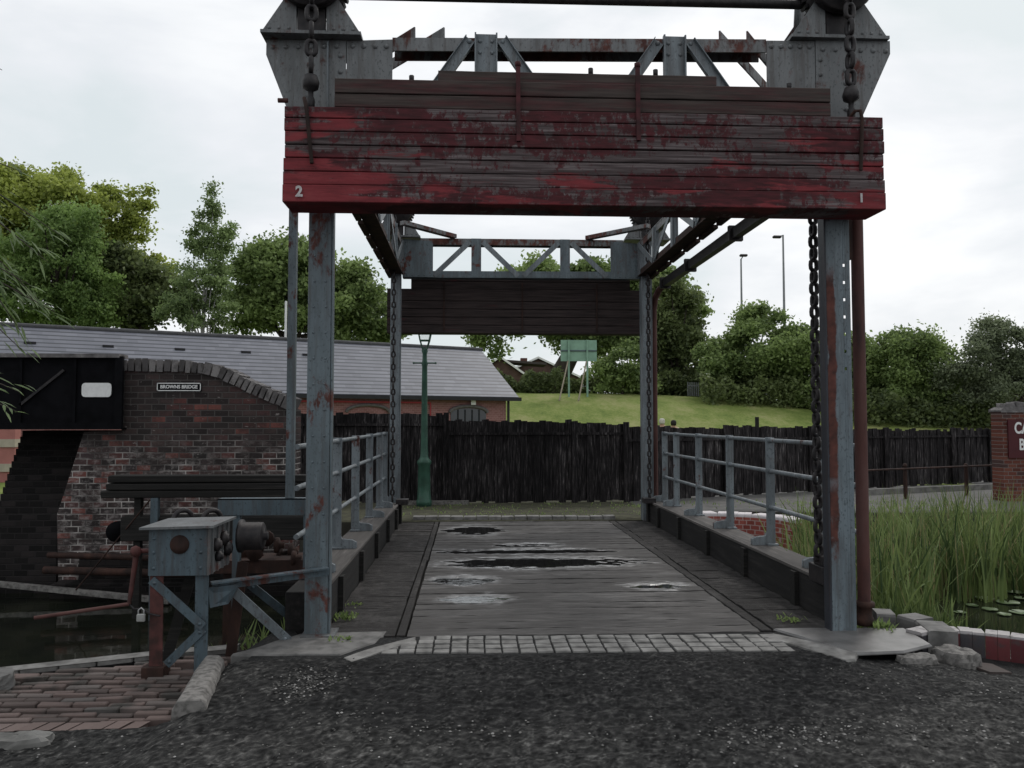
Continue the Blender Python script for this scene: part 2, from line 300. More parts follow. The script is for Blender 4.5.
# ---------------------------------------------------------------- mesh builder
class MB:
    def __init__(s): s.v = []; s.f = []; s.sm = []; s.rv = []
    def add(s, vs, fs, smooth=False, rnd=0.):
        o = len(s.v); s.v += [tuple(v) for v in vs]; s.f += [tuple(i+o for i in f) for f in fs]; s.sm += [smooth]*len(fs); s.rv += [rnd]*len(fs); return s
    def box(s, a, b, rnd=0., jit=0.):
        x0, x1 = sorted((a[0], b[0])); y0, y1 = sorted((a[1], b[1])); z0, z1 = sorted((a[2], b[2]))
        vs = [(x, y, z) for x in (x0, x1) for y in (y0, y1) for z in (z0, z1)]
        if jit: vs = [tuple(c+random.uniform(-jit, jit) for c in v) for v in vs]
        return s.add(vs, [(0, 1, 3, 2), (4, 6, 7, 5), (0, 4, 5, 1), (2, 3, 7, 6), (0, 2, 6, 4), (1, 5, 7, 3)], rnd=rnd)
    def bar(s, p, q, w_, h_, up=(0, 0, 1), rnd=0.):
        p, q = Vector(p), Vector(q); d = (q-p).normalized(); up = Vector(up)
        if abs(d.dot(up)) > .98: up = Vector((0, 1, 0))
        sd_ = d.cross(up).normalized(); u2 = sd_.cross(d).normalized()
        vs = [e_+sd_*(i*w_/2)+u2*(j*h_/2) for e_ in (p, q) for i in (-1, 1) for j in (-1, 1)]
        return s.add(vs, [(0, 1, 3, 2), (4, 6, 7, 5), (0, 4, 5, 1), (2, 3, 7, 6), (0, 2, 6, 4), (1, 5, 7, 3)], rnd=rnd)
    def tube(s, pts, r, n=10, cap=True, closed=False):
        pts = [Vector(p) for p in pts]; k = len(pts); rr = r if hasattr(r, '__len__') else [r]*k
        vs = []; ref = None
        for i, p in enumerate(pts):
            if closed: d = pts[(i+1) % k]-pts[i-1]
            else: d = (pts[min(i+1, k-1)]-pts[max(i-1, 0)])
            d.normalize()
            if ref is None: ref = Vector((0, 0, 1)) if abs(d.z) < .9 else Vector((1, 0, 0))
            a = d.cross(ref)
            if a.length < 1e-4: a = d.orthogonal()
            a.normalize(); b = a.cross(d).normalized(); ref = b
            for j in range(n):
                t = 2*math.pi*j/n; vs.append(p+(a*math.cos(t)+b*math.sin(t))*rr[i])
        fs = []
        for i in range(k if closed else k-1):
            for j in range(n):
                i2 = (i+1) % k; fs.append((i*n+j, i*n+(j+1) % n, i2*n+(j+1) % n, i2*n+j))
        s.add(vs, fs, True)
        if cap and not closed:
            s.add(vs[:n], [tuple(range(n))]); s.add(vs[-n:], [tuple(range(n))[::-1]])
        return s
    def prism(s, poly, off):
        """polygon of 3-D points swept by the vector off"""
        off = Vector(off); n = len(poly); a = [Vector(p) for p in poly]; b = [p+off for p in a]
        return s.add(a+b, [tuple(range(n)), tuple(range(n, 2*n))[::-1]]+[(i, (i+1) % n, n+(i+1) % n, n+i) for i in range(n)])
    def dome(s, c, r, ax=(0, -1, 0), n=8):
        c = Vector(c); ax = Vector(ax).normalized(); a = ax.orthogonal().normalized(); b = ax.cross(a)
        vs = []
        for k, (rr, hh) in enumerate(((1, 0), (.8, .45))):
            for j in range(n): t = 2*math.pi*j/n; vs.append(c+(a*math.cos(t)+b*math.sin(t))*r*rr+ax*r*hh)
        vs.append(c+ax*r*.7)
        fs = [(j, (j+1) % n, n+(j+1) % n, n+j) for j in range(n)]+[(n+j, n+(j+1) % n, 2*n) for j in range(n)]
        return s.add(vs, fs, True)
    def lathe(s, c, prof, n=14, ax='z'):
        vs = []; c = Vector(c)
        for r_, h_ in prof:
            for j in range(n):
                t = 2*math.pi*j/n; q = (r_*math.cos(t), r_*math.sin(t), h_)
                if ax == 'x': q = (q[2], q[0], q[1])
                if ax == 'y': q = (q[0], q[2], q[1])
                vs.append(c+Vector(q))
        k = len(prof); fs = [(i*n+j, i*n+(j+1) % n, (i+1)*n+(j+1) % n, (i+1)*n+j) for i in range(k-1) for j in range(n)]
        fs += [tuple(range(n))[::-1], tuple((k-1)*n+j for j in range(n))]
        return s.add(vs, fs, True)
    def build(s, name, mat, parent=None, origin=None, bevel=0.):
        vs = np.array(s.v, dtype=float)
        if parent is not None:
            o = parent
            org = Vector((0, 0, 0))
            while o is not None: org += o.location; o = o.parent
            loc = Vector((0, 0, 0))
        else:
            if origin is None: mn, mxx = vs.min(0), vs.max(0); origin = ((mn[0]+mxx[0])/2, (mn[1]+mxx[1])/2, mn[2])
            org = Vector(origin); loc = org
        me = bpy.data.meshes.new(name); me.from_pydata([tuple(v) for v in (vs-np.array(org))], [], s.f)
        me.polygons.foreach_set('use_smooth', s.sm)
        at_ = me.attributes.new('rnd', 'FLOAT', 'FACE'); at_.data.foreach_set('value', s.rv)
        me.materials.append(mat); me.update()
        ob = bpy.data.objects.new(name, me); C.objects.link(ob); ob.location = loc
        if parent is not None: ob.parent = parent
        if bevel:
            b = ob.modifiers.new('bevel', 'BEVEL'); b.width = bevel; b.segments = 1; b.limit_method = 'ANGLE'; b.angle_limit = R(40)
        return ob
def tag(o, label=None, cat=None, group=None, kind=None):
    for k, v in (('label', label), ('category', cat), ('group', group), ('kind', kind)):
        if v: o[k] = v
    return o
def thing(name, loc, label, cat, group=None):
    o = bpy.data.objects.new(name, None); C.objects.link(o); o.location = loc; o.empty_display_size = .2
    return tag(o, label, cat, group)
def struct(o): o['kind'] = 'structure'; return o
def text(s_, name, size, mat, loc, rot, parent, extr=.002, sx=1., bold=0.):
    cu = bpy.data.curves.new(name, 'FONT'); cu.body = s_; cu.size = size; cu.extrude = extr; cu.offset = bold
    cu.align_x = 'CENTER'; cu.align_y = 'CENTER'; cu.materials.append(mat)
    o = bpy.data.objects.new(name, cu); C.objects.link(o); o.rotation_euler = rot; o.scale = (sx, 1, 1)
    org = Vector((0, 0, 0)); p = parent
    while p is not None: org += p.location; p = p.parent
    bpy.context.view_layer.update(); me = bpy.data.meshes.new_from_object(o.evaluated_get(bpy.context.evaluated_depsgraph_get())); bpy.data.objects.remove(o)
    o = bpy.data.objects.new(name, me); C.objects.link(o); o.rotation_euler = rot; o.scale = (sx, 1, 1); o.location = Vector(loc)-org; o.parent = parent; return o
def nz(x, y, k=1.):
    return (math.sin(x*1.7*k+.3)*math.cos(y*2.1*k+1.)+math.sin(x*3.9*k+y*2.3*k)*.5+math.cos(x*7.1*k-y*6.3*k+2)*.25)/1.75
def sm(t, a, b): t = min(1, max(0, (t-a)/(b-a))); return t*t*(3-2*t)
# ================================================================ GROUND, WATER
WZ = -.52
def edgeN(x):
    pts = [(-60, 4.2), (-3.3, 5.55), (-2.2, 5.98), (-1.3, 6.1), (-1.2, 5.87), (3.05, 5.87), (3.15, 6.35), (3.3, 6.0), (3.6, 5.82), (4.0, 5.55), (5.5, 4.9), (60, 2)]
    return float(np.interp(x, [p[0] for p in pts], [p[1] for p in pts]))
def edgeF(x):
    pts = [(-60, 10.1), (-2.35, 10.1), (-2.2, 12.45), (3.1, 12.5), (3.6, 13.3), (4.6, 13.6), (6, 13.3), (8, 13.2), (60, 16)]
    return float(np.interp(x, [p[0] for p in pts], [p[1] for p in pts]))
def G(x, y):
    if y < 9:
        z = -.006+.010*nz(x*1.3, y*1.7)*sm(5.25-y, 0, .5)-.025*sm(5.2-y, 0, 1.)
        z -= .09*sm(-x, 1.45, 1.75)+.07*sm(-x, 1.6, 1.66)*sm(y, 4.50, 4.62)
        z -= .06*sm(x, 2.35, 2.8)*sm(y, 4.3, 5.2)+.09*sm(x, 2.9, 3.6)*sm(y, 4.2, 5.6)
        return z
    z = 0.
    if y > 26:
        top = 3.3-1.0*sm(x, 8, 30); s_ = sm(y, 30, 50) if x > -30 else sm(y, 30, 50)
        k = sm(x+ (y-33)*.25, 1.2, 4.5) if y < 36 else 1.
        z = top*s_*k
    return z-.004*0
mb = MB()
xs = list(np.concatenate([[-400, -200, -100, -60, -40, -25, -15, -10, -8], np.arange(-6.5, -1.3, .22), [-1.3, -1.21], np.arange(-1.0, 3.0, .25), [3.05, 3.15], np.arange(3.3, 8, .22), np.arange(8.4, 20, 1.), [22, 25, 28, 32, 40, 60, 100, 200, 400]]))
ys_near = list(np.concatenate([[-60, -20, -6, -2, 0, 1, 1.8], np.arange(2.4, 5.2, .14)]))
tN = [0, .15, .3, .45, .6, .75, .9, 1.0]
tF = [0, .5, 1, 1.6, 2.2, 3, 4, 5.5, 7.5, 10, 13, 16, 18.5, 20, 22, 24, 26, 28, 30, 32, 34, 37, 40, 45, 55, 80, 130, 250, 500, 900]
rows = []
for x in xs:
    r = []; eN, eF = edgeN(x), edgeF(x); 
    for y in ys_near: r.append((x, min(y, 5.2+(eN-5.2)*0) if eN > 5.2 else y*(eN/5.3) if y > 0 else y, None, 0))
    b = r[-1][1]
    for t in tN[1:]: r.append((x, b+(eN-b)*t, None, 0))
    r.append((x, eN+.02, -1.3, 3)); r.append((x, (eN+eF)/2, -1.3, 3)); r.append((x, eF-.02, -1.3, 3))
    for t in tF: r.append((x, eF+t, None, 1))
    rows.append(r)
n = len(rows[0]); vs = []
for r in rows:
    for x, y, z, k in r: vs.append((x, y, G(x, y) if z is None else z))
fs = []; mi = []
for i in range(len(xs)-1):
    for j in range(n-1):
        fs.append((i*n+j, (i+1)*n+j, (i+1)*n+j+1, i*n+j+1))
        x = (xs[i]+xs[i+1])/2; k = rows[i][j+1][3]; y = (rows[i][j][1]+rows[i][j+1][1])/2
        if k == 0: mi.append(0)
        elif k == 3 or rows[i][j][3] == 3: mi.append(3)
        else: mi.append(1 if y < 14.6 and x < 3.8 or y > 22 and False else (4 if y < 17.5+max(0, x)*.2 and x > 3 else (1 if y < 18 else 2)))
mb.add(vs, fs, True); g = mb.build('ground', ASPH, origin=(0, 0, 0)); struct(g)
for mm in (VERGE, GRASS, BED, PATH): g.data.materials.append(mm)
g.data.polygons.foreach_set('material_index', mi)
mb = MB(); mb.add([(-90, 1, WZ), (90, 1, WZ), (90, 24, WZ), (-90, 24, WZ)], [(0, 1, 2, 3)]); struct(mb.build('canal_water', WATER, origin=(0, 0, WZ)))

def fbm(X, Y, cells, seed):
    """smooth value noise on arrays; cells = list of (cell size, amplitude)"""
    g = np.random.default_rng(seed); out_ = np.zeros_like(X)
    for cs, am in cells:
        T_ = g.uniform(-1, 1, (97, 101)); u = X/cs+500; v = Y/cs+500; iu = np.floor(u).astype(int); iv = np.floor(v).astype(int); fu = u-iu; fv = v-iv
        fu = fu*fu*(3-2*fu); fv = fv*fv*(3-2*fv); q = lambda a, b: T_[a % 97, b % 101]
        out_ += am*((q(iu, iv)*(1-fu)+q(iu+1, iv)*fu)*(1-fv)+(q(iu, iv+1)*(1-fu)+q(iu+1, iv+1)*fu)*fv)
    return out_
ax_ = np.arange(-2.75, 4.3, .0135); ay_ = np.arange(3.3, 5.43, .0135); X_, Y_ = np.meshgrid(ax_, ay_, indexing='ij')
hh_ = fbm(X_, Y_, [(.45, .005), (.16, .003), (.07, .003), (.028, .0045), (.0145, .0045)], 3)
env_ = np.array([[G(x, y) for y in ay_[::6]] for x in ax_[::6]])
from_ = np.interp
E1 = np.array([from_(ay_, ay_[::6], r_) for r_ in env_]); E2 = np.array([from_(ax_, ax_[::6], E1[:, j]) for j in range(len(ay_))]).T
fade_ = np.clip((5.43-Y_)/.12, 0, 1); Z_ = E2+.008+hh_*(.35+.65*fade_)-.012*(1-fade_)
Z_[(X_ < -1.60) & (Y_ > 4.50)] -= .12
Z_[(X_ > 3.5+(5.4-Y_)*.8) ] -= .02
nx_, ny_ = X_.shape; idx_ = np.arange(nx_*ny_).reshape(nx_, ny_)
me = bpy.data.meshes.new('asphalt_road'); me.vertices.add(nx_*ny_); me.vertices.foreach_set('co', np.stack([X_, Y_, Z_], -1).ravel())
q_ = np.stack([idx_[:-1, :-1], idx_[1:, :-1], idx_[1:, 1:], idx_[:-1, 1:]], -1).reshape(-1, 4)
me.loops.add(q_.size); me.loops.foreach_set('vertex_index', q_.ravel()); me.polygons.add(len(q_)); me.polygons.foreach_set('loop_start', np.arange(len(q_))*4)
a_ = me.attributes.new('hgt', 'FLOAT', 'POINT'); a_.data.foreach_set('value', (.5+fbm(X_, Y_, [(.5, .05), (.07, .07), (.028, .20), (.0145, .30)], 3)).ravel())
me.update(calc_edges=True); me.validate(); m = M('rough_asphalt', .9, 0, .15)
hf = attr(m, 'hgt'); f = m.ma('ADD', m.ma('MULTIPLY', hf, .55), m.ma('MULTIPLY', m.noise(70, detail=5, rough=.8), .45))
c = m.ramp(f, [(.36, (.003, .003, .0032)), (.5, (.0125, .0125, .013)), (.60, (.028, .0275, .027)), (.74, (.085, .083, .08))])
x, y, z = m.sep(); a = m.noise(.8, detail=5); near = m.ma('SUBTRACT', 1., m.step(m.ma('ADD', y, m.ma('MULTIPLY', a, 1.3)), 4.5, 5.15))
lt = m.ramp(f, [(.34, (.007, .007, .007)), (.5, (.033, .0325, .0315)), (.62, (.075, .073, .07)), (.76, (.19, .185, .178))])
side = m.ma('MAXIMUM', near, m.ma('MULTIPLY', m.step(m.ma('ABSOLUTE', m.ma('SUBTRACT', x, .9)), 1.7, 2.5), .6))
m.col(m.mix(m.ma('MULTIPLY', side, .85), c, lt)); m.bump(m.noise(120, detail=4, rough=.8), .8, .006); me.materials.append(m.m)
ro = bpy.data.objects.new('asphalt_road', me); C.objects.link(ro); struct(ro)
# gravel on the asphalt
m = M('gravel_stone', .9); m.col(m.ramp(attr(m), [(0, (.03, .029, .028)), (.75, (.10, .097, .092)), (1, (.34, .33, .32))])); GRAV = m.m
mb = MB()
def stones(mb, n, fx, fy, smin, smax):
    for _ in range(n):
        x, y = fx(), fy()
        if x < -1.5 and y > 4.5 and x < -1.6: continue
        r_ = random.uniform(smin, smax); z = G(x, y)+.010+r_*.2
        vs = [(x+r_*random.uniform(.6, 1.2)*math.cos(t), y+r_*random.uniform(.6, 1.2)*math.sin(t), z) for t in (0, 1.2, 2.5, 3.8, 5.)]
        vs += [(x, y, z+r_*.55), (x, y, z-r_*.5)]
        mb.add(vs, [(i, (i+1) % 5, 5) for i in range(5)]+[((i+1) % 5, i, 6) for i in range(5)], rnd=random.random())
def gpatch(px, py, sx, sy):
    c = atz(px, py, -.04)
    return (lambda: random.gauss(c.x, sx)), (lambda: min(5.2, random.gauss(c.y, sy)))
stones(mb, 900, lambda: random.uniform(-2.6, 4.2), lambda: random.uniform(3.2, 5.2), .003, .008)
stones(mb, 800, lambda: random.uniform(-2.6, 4.2), lambda: random.uniform(3.2, 4.3), .004, .010)
for a in ((305, 690, .10, .14, 330), (340, 720, .15, .06, 40), (790, 740, .22, .08, 300), (900, 735, .35, .10, 250), (960, 690, .3, .2, 120), (430, 735, .3, .05, 60)):
    fx, fy = gpatch(*a[:4]); stones(mb, a[4], fx, fy, .005, .011)
tag(mb.build('gravel', GRAV), 'loose pale grit scattered over the dark asphalt', 'gravel', kind='stuff')

# ---------------------------------------------------------------- setts, slabs, kerb stones, brick paving
def setts(name, x0, x1, ya, yb, rows_, z, w_=.117, shear=0.):
    mb = MB(); d = (yb-ya)/rows_
    for r in range(rows_):
        x = x0(r)+random.uniform(0, .004); random.seed(400+int(w_*1000))
        while x < x1(r)-.05:
            ww = w_; g_ = .007
            sk = -.028*(x-.85)
            gy = .012; a = [(x+g_, ya+r*d+gy+sk), (x+ww-g_, ya+r*d+gy+sk), (x+ww-g_, ya+(r+1)*d-gy+sk), (x+g_, ya+(r+1)*d-gy+sk)]
            a = [(p[0]+random.uniform(-.004, .004), p[1]+random.uniform(-.004, .004)) for p in a]
            zz = z+random.uniform(-.004, .004); cx, cy = sum(p[0] for p in a)/4, sum(p[1] for p in a)/4
            top = [(p[0]*.95+cx*.05, p[1]*.95+cy*.05, zz+random.uniform(-.002, .002)) for p in a]; mid = [(p[0], p[1], zz-.005) for p in a]; bot = [(p[0], p[1], zz-.08) for p in a]
            mb.add(top+mid+bot, [(0, 1, 2, 3)]+[(4+i, 4+(i+1) % 4, (i+1) % 4, i) for i in range(4)]+[(8+i, 8+(i+1) % 4, 4+(i+1) % 4, 4+i) for i in range(4)], rnd=random.random())
            x += ww
    return struct(mb.build(name, SETT))
setts('sett_paving', lambda r: (-.60, -.60, -.483, -.366)[r], lambda r: 2.20, 5.405, 5.835, 4, .004)
setts('far_sett_strip', lambda r: -.9, lambda r: 2.3, 12.62, 12.82, 1, .05, .2)
# dark joint bed under the setts
mb = MB(); mb.box((-.9, 5.42, -.1), (2.6, 5.885, -.012)); struct(mb.build('sett_bed', ASPH))
def slab(name, pts, z0, z1, mat, label, cat='slab', rough=.012, group=None):
    mb = MB(); P = []
    for i in range(len(pts)):
        a, b = Vector(pts[i]), Vector(pts[(i+1) % len(pts)]); k = max(2, int((b-a).length/.12))
        for j in range(k): P.append(a.lerp(b, j/k)+Vector((random.uniform(-rough, rough), random.uniform(-rough, rough))))
    n_ = len(P); c = sum(P, Vector((0, 0)))/n_
    top = [((p*.975+c*.025).x, (p*.975+c*.025).y, z1+random.uniform(-.002, .002)) for p in P]; mid = [(p.x, p.y, z1-.014) for p in P]; bot = [(p.x, p.y, z0) for p in P]
    mb.add(top+mid+bot, [tuple(range(n_))]+[(n_+i, n_+(i+1) % n_, (i+1) % n_, i) for i in range(n_)]+[(2*n_+i, 2*n_+(i+1) % n_, n_+(i+1) % n_, n_+i) for i in range(n_)])
    return tag(mb.build(name, mat), label, cat, group)
def xy(px, py, z): p = atz(px, py, z); return (p.x, p.y)
slab('stone_slab', [xy(232, 655, .0), xy(340, 655, .0), xy(375, 643, 0), xy(388, 631, .0), xy(300, 634, .0)], -.2, .003, SLAB, 'long grey stone slab at the foot of the left column, before the deck')
slab('kerb_strip', [xy(342, 658, .0), xy(349, 662, .0), xy(382, 652, 0), xy(418, 642, 0), xy(416, 637, 0), xy(376, 647, 0)], -.15, .002, SETT, 'narrow pale kerb stone beside the left end of the setts', 'kerb stone')
slab('steel_plate', [xy(773, 629, .0), xy(905, 629, .0), xy(932, 645, .0), xy(905, 652, .0), xy(855, 654, .0)], -.012, .008, PLATE, 'big worn steel plate under the right column and rusty pipe', 'plate', .003)
slab('kerb_strip', [xy(768, 638, .0), xy(772, 634, .0), xy(858, 652, .0), xy(857, 660, 0), xy(846, 661, .0)], -.15, .006, SETT, 'thin pale kerb stone along the front edge of the steel plate', 'kerb stone')
def rock(name, c, sz, mat, label, seed, rz=0., cat='stone'):
    random.seed(seed); mb = MB(); n_, k = 30, 16; vs = []
    for i in range(k):
        ph = -math.pi/2+math.pi*i/(k-1)
        for j in range(n_):
            t = 2*math.pi*j/n_; q = Vector((math.cos(ph)*math.cos(t), math.cos(ph)*math.sin(t), math.sin(ph)))
            m_ = max(abs(q.x), abs(q.y), abs(q.z)); q = q/(m_**.75); q *= 1+.09*nz(q.x*3+seed, q.y*3+q.z*2)+.05*nz(q.x*8+q.z*5, q.y*8+seed)+random.uniform(-.012, .012)
            q = Vector((q.x*sz[0]/2, q.y*sz[1]/2, q.z*sz[2]/2)); q.rotate(Matrix.Rotation(rz, 3, 'Z')); vs.append(Vector(c)+q)
    mb.add(vs, [(i*n_+j, i*n_+(j+1) % n_, (i+1)*n_+(j+1) % n_, (i+1)*n_+j) for i in range(k-1) for j in range(n_)])
    return tag(mb.build(name, mat), label, cat)
# long kerb block beside the brick paving
mb = MB(); random.seed(3)
A = [(-1.60, 4.47), (-1.42, 4.49), (-1.585, 5.33), (-1.72, 5.33)]
vs = []
for t in np.linspace(0, 1, 9):
    l = Vector(A[0]).lerp(Vector(A[3]), t); r = Vector(A[1]).lerp(Vector(A[2]), t); j = lambda: random.uniform(-.008, .008)
    vs += [(l.x-.015+j(), l.y, -.25), (l.x+j(), l.y, .0+j()), (l.x+.03, l.y, .045+j()*.5), (r.x-.03+j(), r.y, .047+j()*.5), (r.x+j(), r.y, .015+j()), (r.x+.03+j(), r.y, -.25)]
fs = [(i*6+j, i*6+j+1, (i+1)*6+j+1, (i+1)*6+j) for i in range(8) for j in range(5)]+[(0, 5, 4, 3, 2, 1), (48, 49, 50, 51, 52, 53)]
mb.add(vs, fs); tag(mb.build('kerb_block', SAND, bevel=.006), 'long rough sandstone kerb block between brick paving and asphalt', 'kerb stone')
rock('rough_stone', (*xy(917, 655, -.02), -.09), (.27, .13, .15), SAND, 'rounded rough stone tucked under the front edge of the plate', 11, .15)
rock('rough_stone', (*xy(956, 649, -.02), -.11), (.22, .26, .19), SAND, 'blocky rough stone between the steel plate and glazed coping', 12, .5)
rock('rough_stone', (*xy(18, 736, -.08), -.15), (.34, .14, .16), CONC, 'dark stone block at the near corner of the brick paving', 13, .1)
rock('rough_stone', (*xy(-4, 676, -.06), -.10), (.2, .24, .14), SLAB, 'pale wedge of stone at the far corner of the brick paving', 14, .6)
mb = MB(); _p = [xy(px_, py_, -.14) for px_, py_ in ((962, 665), (975, 663), (992, 665), (1012, 676), (990, 677), (978, 672))]; mb.prism([(x, y, G(x, y)+.022) for x, y in _p], (0, 0, -.08)); tag(mb.build('red_flagstone', PBRICK), 'reddish flagstone sunk into the asphalt before the coping', 'flagstone')

# brick paving (left)
random.seed(21); mb = MB(); zb = -.115
rowy = 4.62; r = 0
def paveL(y): return -3.9
def paveR(y): return -1.66
while rowy < 5.98:
    d = .083; x = paveL(rowy)+(r % 2)*.11+random.uniform(-.03, .03)
    while x < paveR(rowy):
        L_ = .215*random.uniform(.94, 1.02)
        lim = float(np.interp(x, [-3.9, -3.3, -2.2, -1.6], [5.28, 5.44, 5.86, 6.0]))
        if rowy+d < lim and not (x > -2.25 and rowy > 5.45 and random.random() < .15):
            zz = zb+random.uniform(-.007, .007)-.012*max(0, nz(x*2, rowy*3))
            yv = rowy+.02*math.sin(x*1.4)
            mb.box((x, yv+.034, zz-.06), (x+L_-.012, yv+d-.004, zz), rnd=random.random(), jit=.005)
        x += L_
    rowy += d; r += 1
x = -2.62
while x < -1.85:                                                     # soldier course along the near edge
    zz = zb+random.uniform(-.002, .004); mb.prism([(x+.008, 4.52, zz), (x+.078, 4.52, zz), (x+.108, 4.622, zz), (x+.038, 4.622, zz)], (0, 0, -.06)); mb.rv[-6:] = [random.uniform(.5, .8)]*6; x += .092
struct(mb.build('brick_paving', PBRICK, bevel=.006))
mb = MB(); x = -3.85
while x < -1.75:                                                     # pale edging along the canal
    y0 = float(np.interp(x, [-3.9, -3.3, -2.2, -1.6], [5.29, 5.45, 5.87, 6.0])); sl_ = .38
    mb.prism([(x, y0, zb+.012), (x+.205, y0+.205*sl_, zb+.012), (x+.205, y0+.205*sl_+.12, zb+.012), (x, y0+.12, zb+.012)], (0, 0, -.09)); mb.rv[-6:] = [random.random()]*6; x += .215
struct(mb.build('brick_edging', SETT, bevel=.006))
# canal side walls (near and far)
mb = MB()
pp = [(x, edgeN(x)) for x in np.linspace(-8, -1.3, 16)]
for a, b in zip(pp, pp[1:]): mb.prism([(a[0], a[1]-.12, -.135), (b[0], b[1]-.12, -.135), (b[0], b[1]+.02, -.135), (a[0], a[1]+.02, -.135)], (0, 0, -1.1))
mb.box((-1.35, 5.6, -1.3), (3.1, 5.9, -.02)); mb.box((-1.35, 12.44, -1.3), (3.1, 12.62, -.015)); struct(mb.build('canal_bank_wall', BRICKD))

# glazed coping on the right
random.seed(5)
def coping(name, path, label, wd=.26, h0=-.3, h1=.04, step=.115, mat=None):
    mb = MB(); P = [Vector(p) for p in path]; acc = []
    for a, b in zip(P, P[1:]):
        k = max(1, round((b-a).length/step))
        for j in range(k): acc.append(a.lerp(b, j/k))
    acc.append(P[-1])
    for i in range(len(acc)-1):
        a, b = acc[i], acc[i+1]; d = (b-a).normalized(); nn = Vector((-d.y, d.x))*wd; g_ = d*.0012
        a2, b2 = a+g_, b-g_; rv = random.random(); hh = h1+random.uniform(-.004, .004); r_ = .05
        vs = []
        for q in (a2, b2):
            for (o_, z_) in ((0, h0), (0, hh-r_), (.012, hh-.022), (.06, hh-.004), (.15, hh), (1., hh-.002), (1., h0)):
                p = q+nn*o_; vs.append((p.x, p.y, z_))
        n_ = 7; mb.add(vs, [(j, j+1, n_+j+1, n_+j) for j in range(n_-1)]+[tuple(range(n_)), tuple(range(n_, 2*n_))[::-1]], rnd=rv)
    return tag(mb.build(name, mat or GBRICK), label, 'coping')
coping('brick_coping', [xy(px_, py_, .03) for px_, py_ in ((922, 633), (940, 629.5), (960, 630.5), (985, 632.5), (1010, 635.5), (1040, 639.5), (1090, 648), (1200, 668))]+[(5.6, 4.72), (7.5, 4.62), (10., 4.5)], 'curved kerb of red and blue bullnose bricks with whitened tops by the reeds', .13, -.36, .03, .088)
coping('worn_coping', [xy(px_, py_, .04) for px_, py_ in ((877, 614), (896, 615), (914, 620), (928, 631))], 'worn grey coping blocks curving in behind the rusty pipe', .2, -.12, .04, .17, SLAB)
m = M('whitened_red_brick', .85); x, y, z = m.sep(); mo, rd, fv, _ = m.tiles(m.ma('ADD', x, 20.), m.ma('ADD', z, 9.), .11, .075, .012)
c = m.mix(mo, m.ramp(rd, [(0, (.22, .05, .04)), (1, (.36, .10, .08))]), (.42, .30, .28)); c = m.mix(m.step(z, -.035, -.02), c, (.58, .54, .55)); m.col(c); WRB = m.m
coping('far_brick_coping', [(3.05, 12.7), (3.2, 12.95), (3.55, 13.12), (4.1, 13.15), (4.6, 12.95), (4.9, 12.6), (5.0, 12.2)], 'rounded far quay corner of red brick with a white top behind the railing', .3, -.7, .03, .11, WRB)

# ================================================================ BRIDGE DECK
deck = thing('bridge_deck', (.85, 9.2, 0), 'weathered timber plank deck of the lift bridge with steel side rails', 'bridge deck')
random.seed(31)
DIPS = []
for (x0, x1, y0, y1, dp) in ((448, 500, 526, 534, .03), (455, 600, 549, 553, .03), (445, 632, 558, 567, .036), (434, 492, 576, 584, .032), (438, 512, 595, 602, .030), (628, 682, 583, 590, .024), (500, 560, 543, 547, .012)):
    a = atz((x0+x1)/2, y1, 0); b = atz((x0+x1)/2, y0, 0); l = atz(x0, (y0+y1)/2, 0); r = atz(x1, (y0+y1)/2, 0)
    DIPS.append(((l.x+r.x)/2, (a.y+b.y)/2, (r.x-l.x)/2, max(.05, (b.y-a.y)/2*.85), dp*.8))
def plank_top(x, y, k):
    z = .004*nz(x*2.1+k, y*6, 1.)+.003*nz(x*9+k*3, y*23)
    for cx, cy, rx, ry, dp in DIPS:
        xx = x+.10*nz(x*3.1, y*5)+.04*nz(x*9, y*11+4); yy = y+.035*nz(x*4.3+1, y*3)+.02*nz(x*13, y*7); d2 = ((xx-cx)/rx)**2+((yy-cy)/ry)**2+.55*nz(x*7, y*16)
        z -= dp*math.exp(-max(0, d2)**1.5*.9)
    return z
def planks(name, xa, xb, y0, y1, pw, mat, zoff=0., nx=70, rough=1.):
    mb = MB(); y = y0; k = 0
    while y < y1-.03:
        w_ = min(pw*random.uniform(.93, 1.07), y1-y); o = random.uniform(-.004, .004)*rough; ny = 5; vs = []
        xs_ = np.linspace(xa+random.uniform(0, .008), xb-random.uniform(0, .008), nx)
        for x in xs_:
            for j in range(ny):
                t = j/(ny-1); yy = y+.0015+(w_-.003)*t+.002*nz(x*5, k*3.3); e_ = -.005 if j in (0, ny-1) else 0
                vs.append((x, yy, zoff+o+plank_top(x, yy, k*1.7)*1.+e_))
            vs.append((x, y+w_-.0015, zoff-.07)); vs.append((x, y+.0015, zoff-.07))
        q = ny+2; fs = [(i*q+j, (i+1)*q+j, (i+1)*q+(j+1) % q, i*q+(j+1) % q) for i in range(nx-1) for j in range(q)]
        fs += [tuple(range(q)), tuple((nx-1)*q+j for j in range(q))[::-1]]
        mb.add(vs, fs, False, random.random()); y += w_; k += 1
    return mb.build(name, mat, deck)
pk = planks('planking', -.455, 2.155, 5.90, 12.44, .205, DECK, 0., 110)
_co = np.empty(len(pk.data.vertices)*3); pk.data.vertices.foreach_get('co', _co); _co = _co.reshape(-1, 3); _w = []
for _x, _y in zip(_co[:, 0]+.85, _co[:, 1]+9.2): _w.append(max(math.exp(-.42*(((_x+.1*nz(_x*3, _y*5)-c_[0])/(c_[2]*1.08))**2+((_y+.04*nz(_x*5, _y*3)-c_[1])/(c_[3]*1.7))**2)) for c_ in DIPS))
_a = pk.data.attributes.new('wet', 'FLOAT', 'POINT'); _a.data.foreach_set('value', _w)
